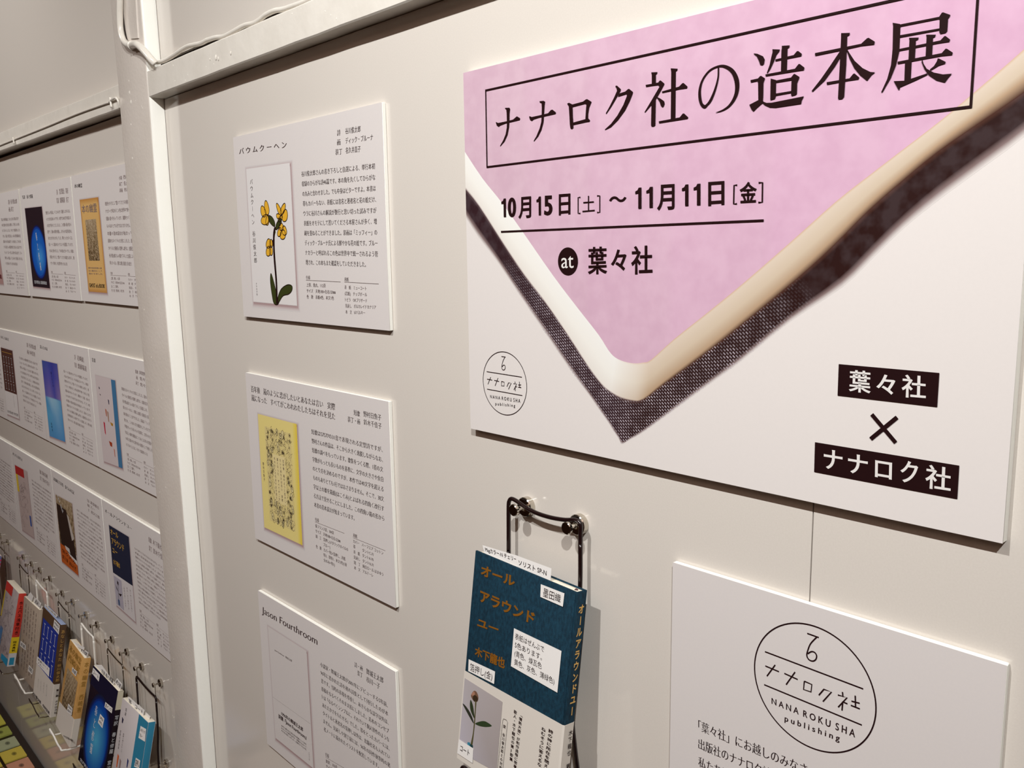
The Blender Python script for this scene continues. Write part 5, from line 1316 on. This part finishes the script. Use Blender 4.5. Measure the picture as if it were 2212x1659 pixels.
for x, s0 in ((xl, bar[0]), (xr, bar[-1])):
    tube('leg', [s0, (x, -.0105, ZC - .25), (x, -.0150, ZC - .31), (x, -.0190, ZC - .345), (x, -.0165, ZC - .372), (x, -.0120, ZC - .402), (x, -.012, ZC - .415), (x, -.016, ZC - .4233), (x, -.024, ZC - .4243)], .0017, BLACKWIRE, rt, k=12)
zb = -.4243
tube('front_rest', [(xl, -.024, ZC + zb), (xl, -.052, ZC + zb), (xl, -.062, ZC + zb + .006), (xl, -.064, ZC + zb + .016), (xl + .003, -.0645, ZC + zb + .0215), (xl + .010, -.0645, ZC + zb + .0200), (xl + .03, -.064, ZC + zb + .010), (xl + .05, -.064, ZC + zb + .005), (xr - .01, -.064, ZC + zb + .004), (xr - .001, -.063, ZC + zb + .004), (xr, -.056, ZC + zb + .001), (xr, -.048, ZC + zb), (xr, -.024, ZC + zb)], .0017, BLACKWIRE, rt, k=12)
o = lathe('rubber_tip', np.array([xr + .0005, -.0172, ZC - .3155]), np.array([.1, -.1, 1.0]), [(-.0045, .0012), (-.0035, .0024), (.0030, .0026), (.0042, .0018), (.0048, .0008)], mat('white_rubber', (206, 204, 204), .5), rt, 14)
STN = [('b6', 0, 1, BLACKWIRE, 'black wire book stand under the white and blue book by the post'), ('b5', 2, 3, STEELWIRE, 'steel wire book stand under the black and blue book'), ('b4', 4, 5, WHITEWIRE, 'white wire book stand under the orange book'),
       ('b3', 6, 7, STEELWIRE, 'steel wire book stand under the brown and blue book'), ('b2', 8, 9, WHITEWIRE, 'white wire book stand under the grey beige book'), ('b1', 10, 11, STEELWIRE, 'steel wire book stand under the red and yellow spined book'), ('b0', 12, 13, STEELWIRE, 'steel wire book stand at the left photo edge')]
for k_, i, j, m, lb in STN:
    p = POSES[k_]; H_, t_ = p[6 + 1], -p[3]; zb = p[1] - H_ * math.cos(t_) - .0030 - p[8] * math.sin(t_); dtip = p[2] + H_ * math.sin(t_) + .014
    stand(PX[j] - .004, PX[i] - .001, -.690, .0105, zb, dtip, m, lb, tip=.013, hang=1, zp=-.673, r=.0017 if m is not STEELWIRE else .0011, drop=.0022)

# ------------------------------------------------------------------ display table with name-card stacks
ZT = -1.198
tb = root('display_table', (-.9, -.225, 0), 'low black display table under the wall of cards', 'table')
TBL = mat('black_table_top', (34, 20, 16), .35, spec=.4, noise=(40, .4, (44, 28, 22)))
box('table_top', -3.1, 1.2, -.43, -.003, ZC + ZT - .03, ZC + ZT, TBL, tb, bevel=.002)
box('front_edge_strip', -3.1, 1.2, -.445, -.4305, ZC + ZT - .03, ZC + ZT + .001, mat('oak_edge', (196, 160, 128), .5, noise=(30, .4, (176, 138, 104), (1, 8, 8))), tb, bevel=.001)
for x in (-2.95, -1.0, 1.05):
    for y in (-.40, -.05): box('leg', x - .02, x + .02, y - .02, y + .02, 0, ZC + ZT - .03, TBL, tb, bevel=.002)
STK = [(-2.503, -2.436, (206, 200, 84), 'yellow-green stack of cards at the left photo edge'), (-2.417, -2.370, (168, 176, 88), 'olive green stack of cards, second from the left edge'), (-2.350, -2.299, (176, 182, 146), 'sage grey stack of cards between the green and yellow ones'),
       (-2.290, -2.233, (212, 192, 84), 'yellow stack of cards, two sheets deep at its edge'), (-2.224, -2.165, (208, 150, 122), 'salmon pink patterned stack of cards at the bottom edge')]
rr = random.Random(2)
x = -2.155
ordn2 = ['first', 'second', 'third', 'fourth', 'fifth', 'sixth', 'seventh', 'eighth', 'ninth', 'tenth', 'eleventh', 'twelfth', 'thirteenth', 'fourteenth', 'fifteenth']
PALS = [(214, 190, 92), (206, 186, 100), (214, 196, 120), (200, 178, 96), (210, 190, 110), (206, 196, 140)]
while x < -1.28:
    STK.append((x, x + .052, rr.choice(PALS), 'pale yellow stack of cards by the wall, %s after the salmon pink one' % ordn2[len(STK) - 5])); x += .066
def cardstack(x0, x1, y0, y1, c_, label, n_=3, motif=True):
    rt = root('name_card_stack', ((x0 + x1) / 2, (y0 + y1) / 2, ZC + ZT), label, 'cards', 'stacks of small coloured cards on the table')
    for k in range(n_):
        j = rr.uniform(-.0008, .0008)
        z0 = ZC + ZT + .0002 + k * .0013
        box('card', x0 + j, x1 + j, y0 + rr.uniform(-.0006, .0006), y1 + rr.uniform(-.0006, .0006), z0, z0 + .0012, mat('card_%d_%d_%d' % c_, c_, .55, spec=.2, noise=(300, .2, tuple(int(v * .9) for v in c_))), rt)
    if motif:
        tp = Pl((0, 0, ZC + ZT + .0002 + n_ * .0013), X, Y, Z); P = Paint(); dk = tuple(int(v * .42) for v in c_)
        P.ell(tp, ((x0 + x1) / 2, y1 - .021), .0095, .0055, dk, tuple(int(v * .8) for v in c_), .0002, k=20)
        P.build('printed_motif', ART, rt)
for x0, x1, c_, lb in STK:
    cardstack(x0, x1, -.068, -.0205, c_, lb)
    lb = 'outer row, ' + lb
    cardstack(x0 + .006, x1 + .006, -.122, -.074, c_, lb, 2)
def flyer(x0, x1, y0, y1, c_, label, blob_=None):
    rt = root('flyer', ((x0 + x1) / 2, (y0 + y1) / 2, ZC + ZT), label, 'flyer')
    box('flyer_sheets', x0, x1, y0, y1, ZC + ZT + .0002, ZC + ZT + .004, mat('flyer_%d_%d_%d' % c_, c_, .5, spec=.3), rt)
    tp = Pl((0, 0, ZC + ZT + .004), X, Y, Z); P = Paint()
    if blob_: P.ell(tp, *blob_, .0003, k=18)
    else:
        for i in range(5): P.poly(tp, [np.array([x0 + .02, y0 + .012 + i * .012]), np.array([x1 - .03, y0 + .012 + i * .012]), np.array([x1 - .03, y0 + .016 + i * .012]), np.array([x0 + .02, y0 + .016 + i * .012])], (150, 130, 116), .0003)
    P.build('printed_motif', ART, rt)
flyer(-2.20, -1.92, -.425, -.340, (176, 196, 240), 'pale blue flyer at the front edge of the table', (np.array([-1.98, -.40]), .022, .014, (226, 220, 210), (200, 200, 210)))
flyer(-2.12, -1.85, -.332, -.252, (222, 206, 192), 'cream flyer with brown lines behind the blue flyer')
flyer(-1.98, -1.70, -.244, -.164, (226, 212, 190), 'beige flyer near the wall in the second row')
flyer(-1.80, -1.50, -.332, -.252, (220, 200, 184), 'light brown flyer right of the cream one')
flyer(-1.85, -1.55, -.425, -.340, (216, 198, 184), 'peach flyer at the front edge of the table')
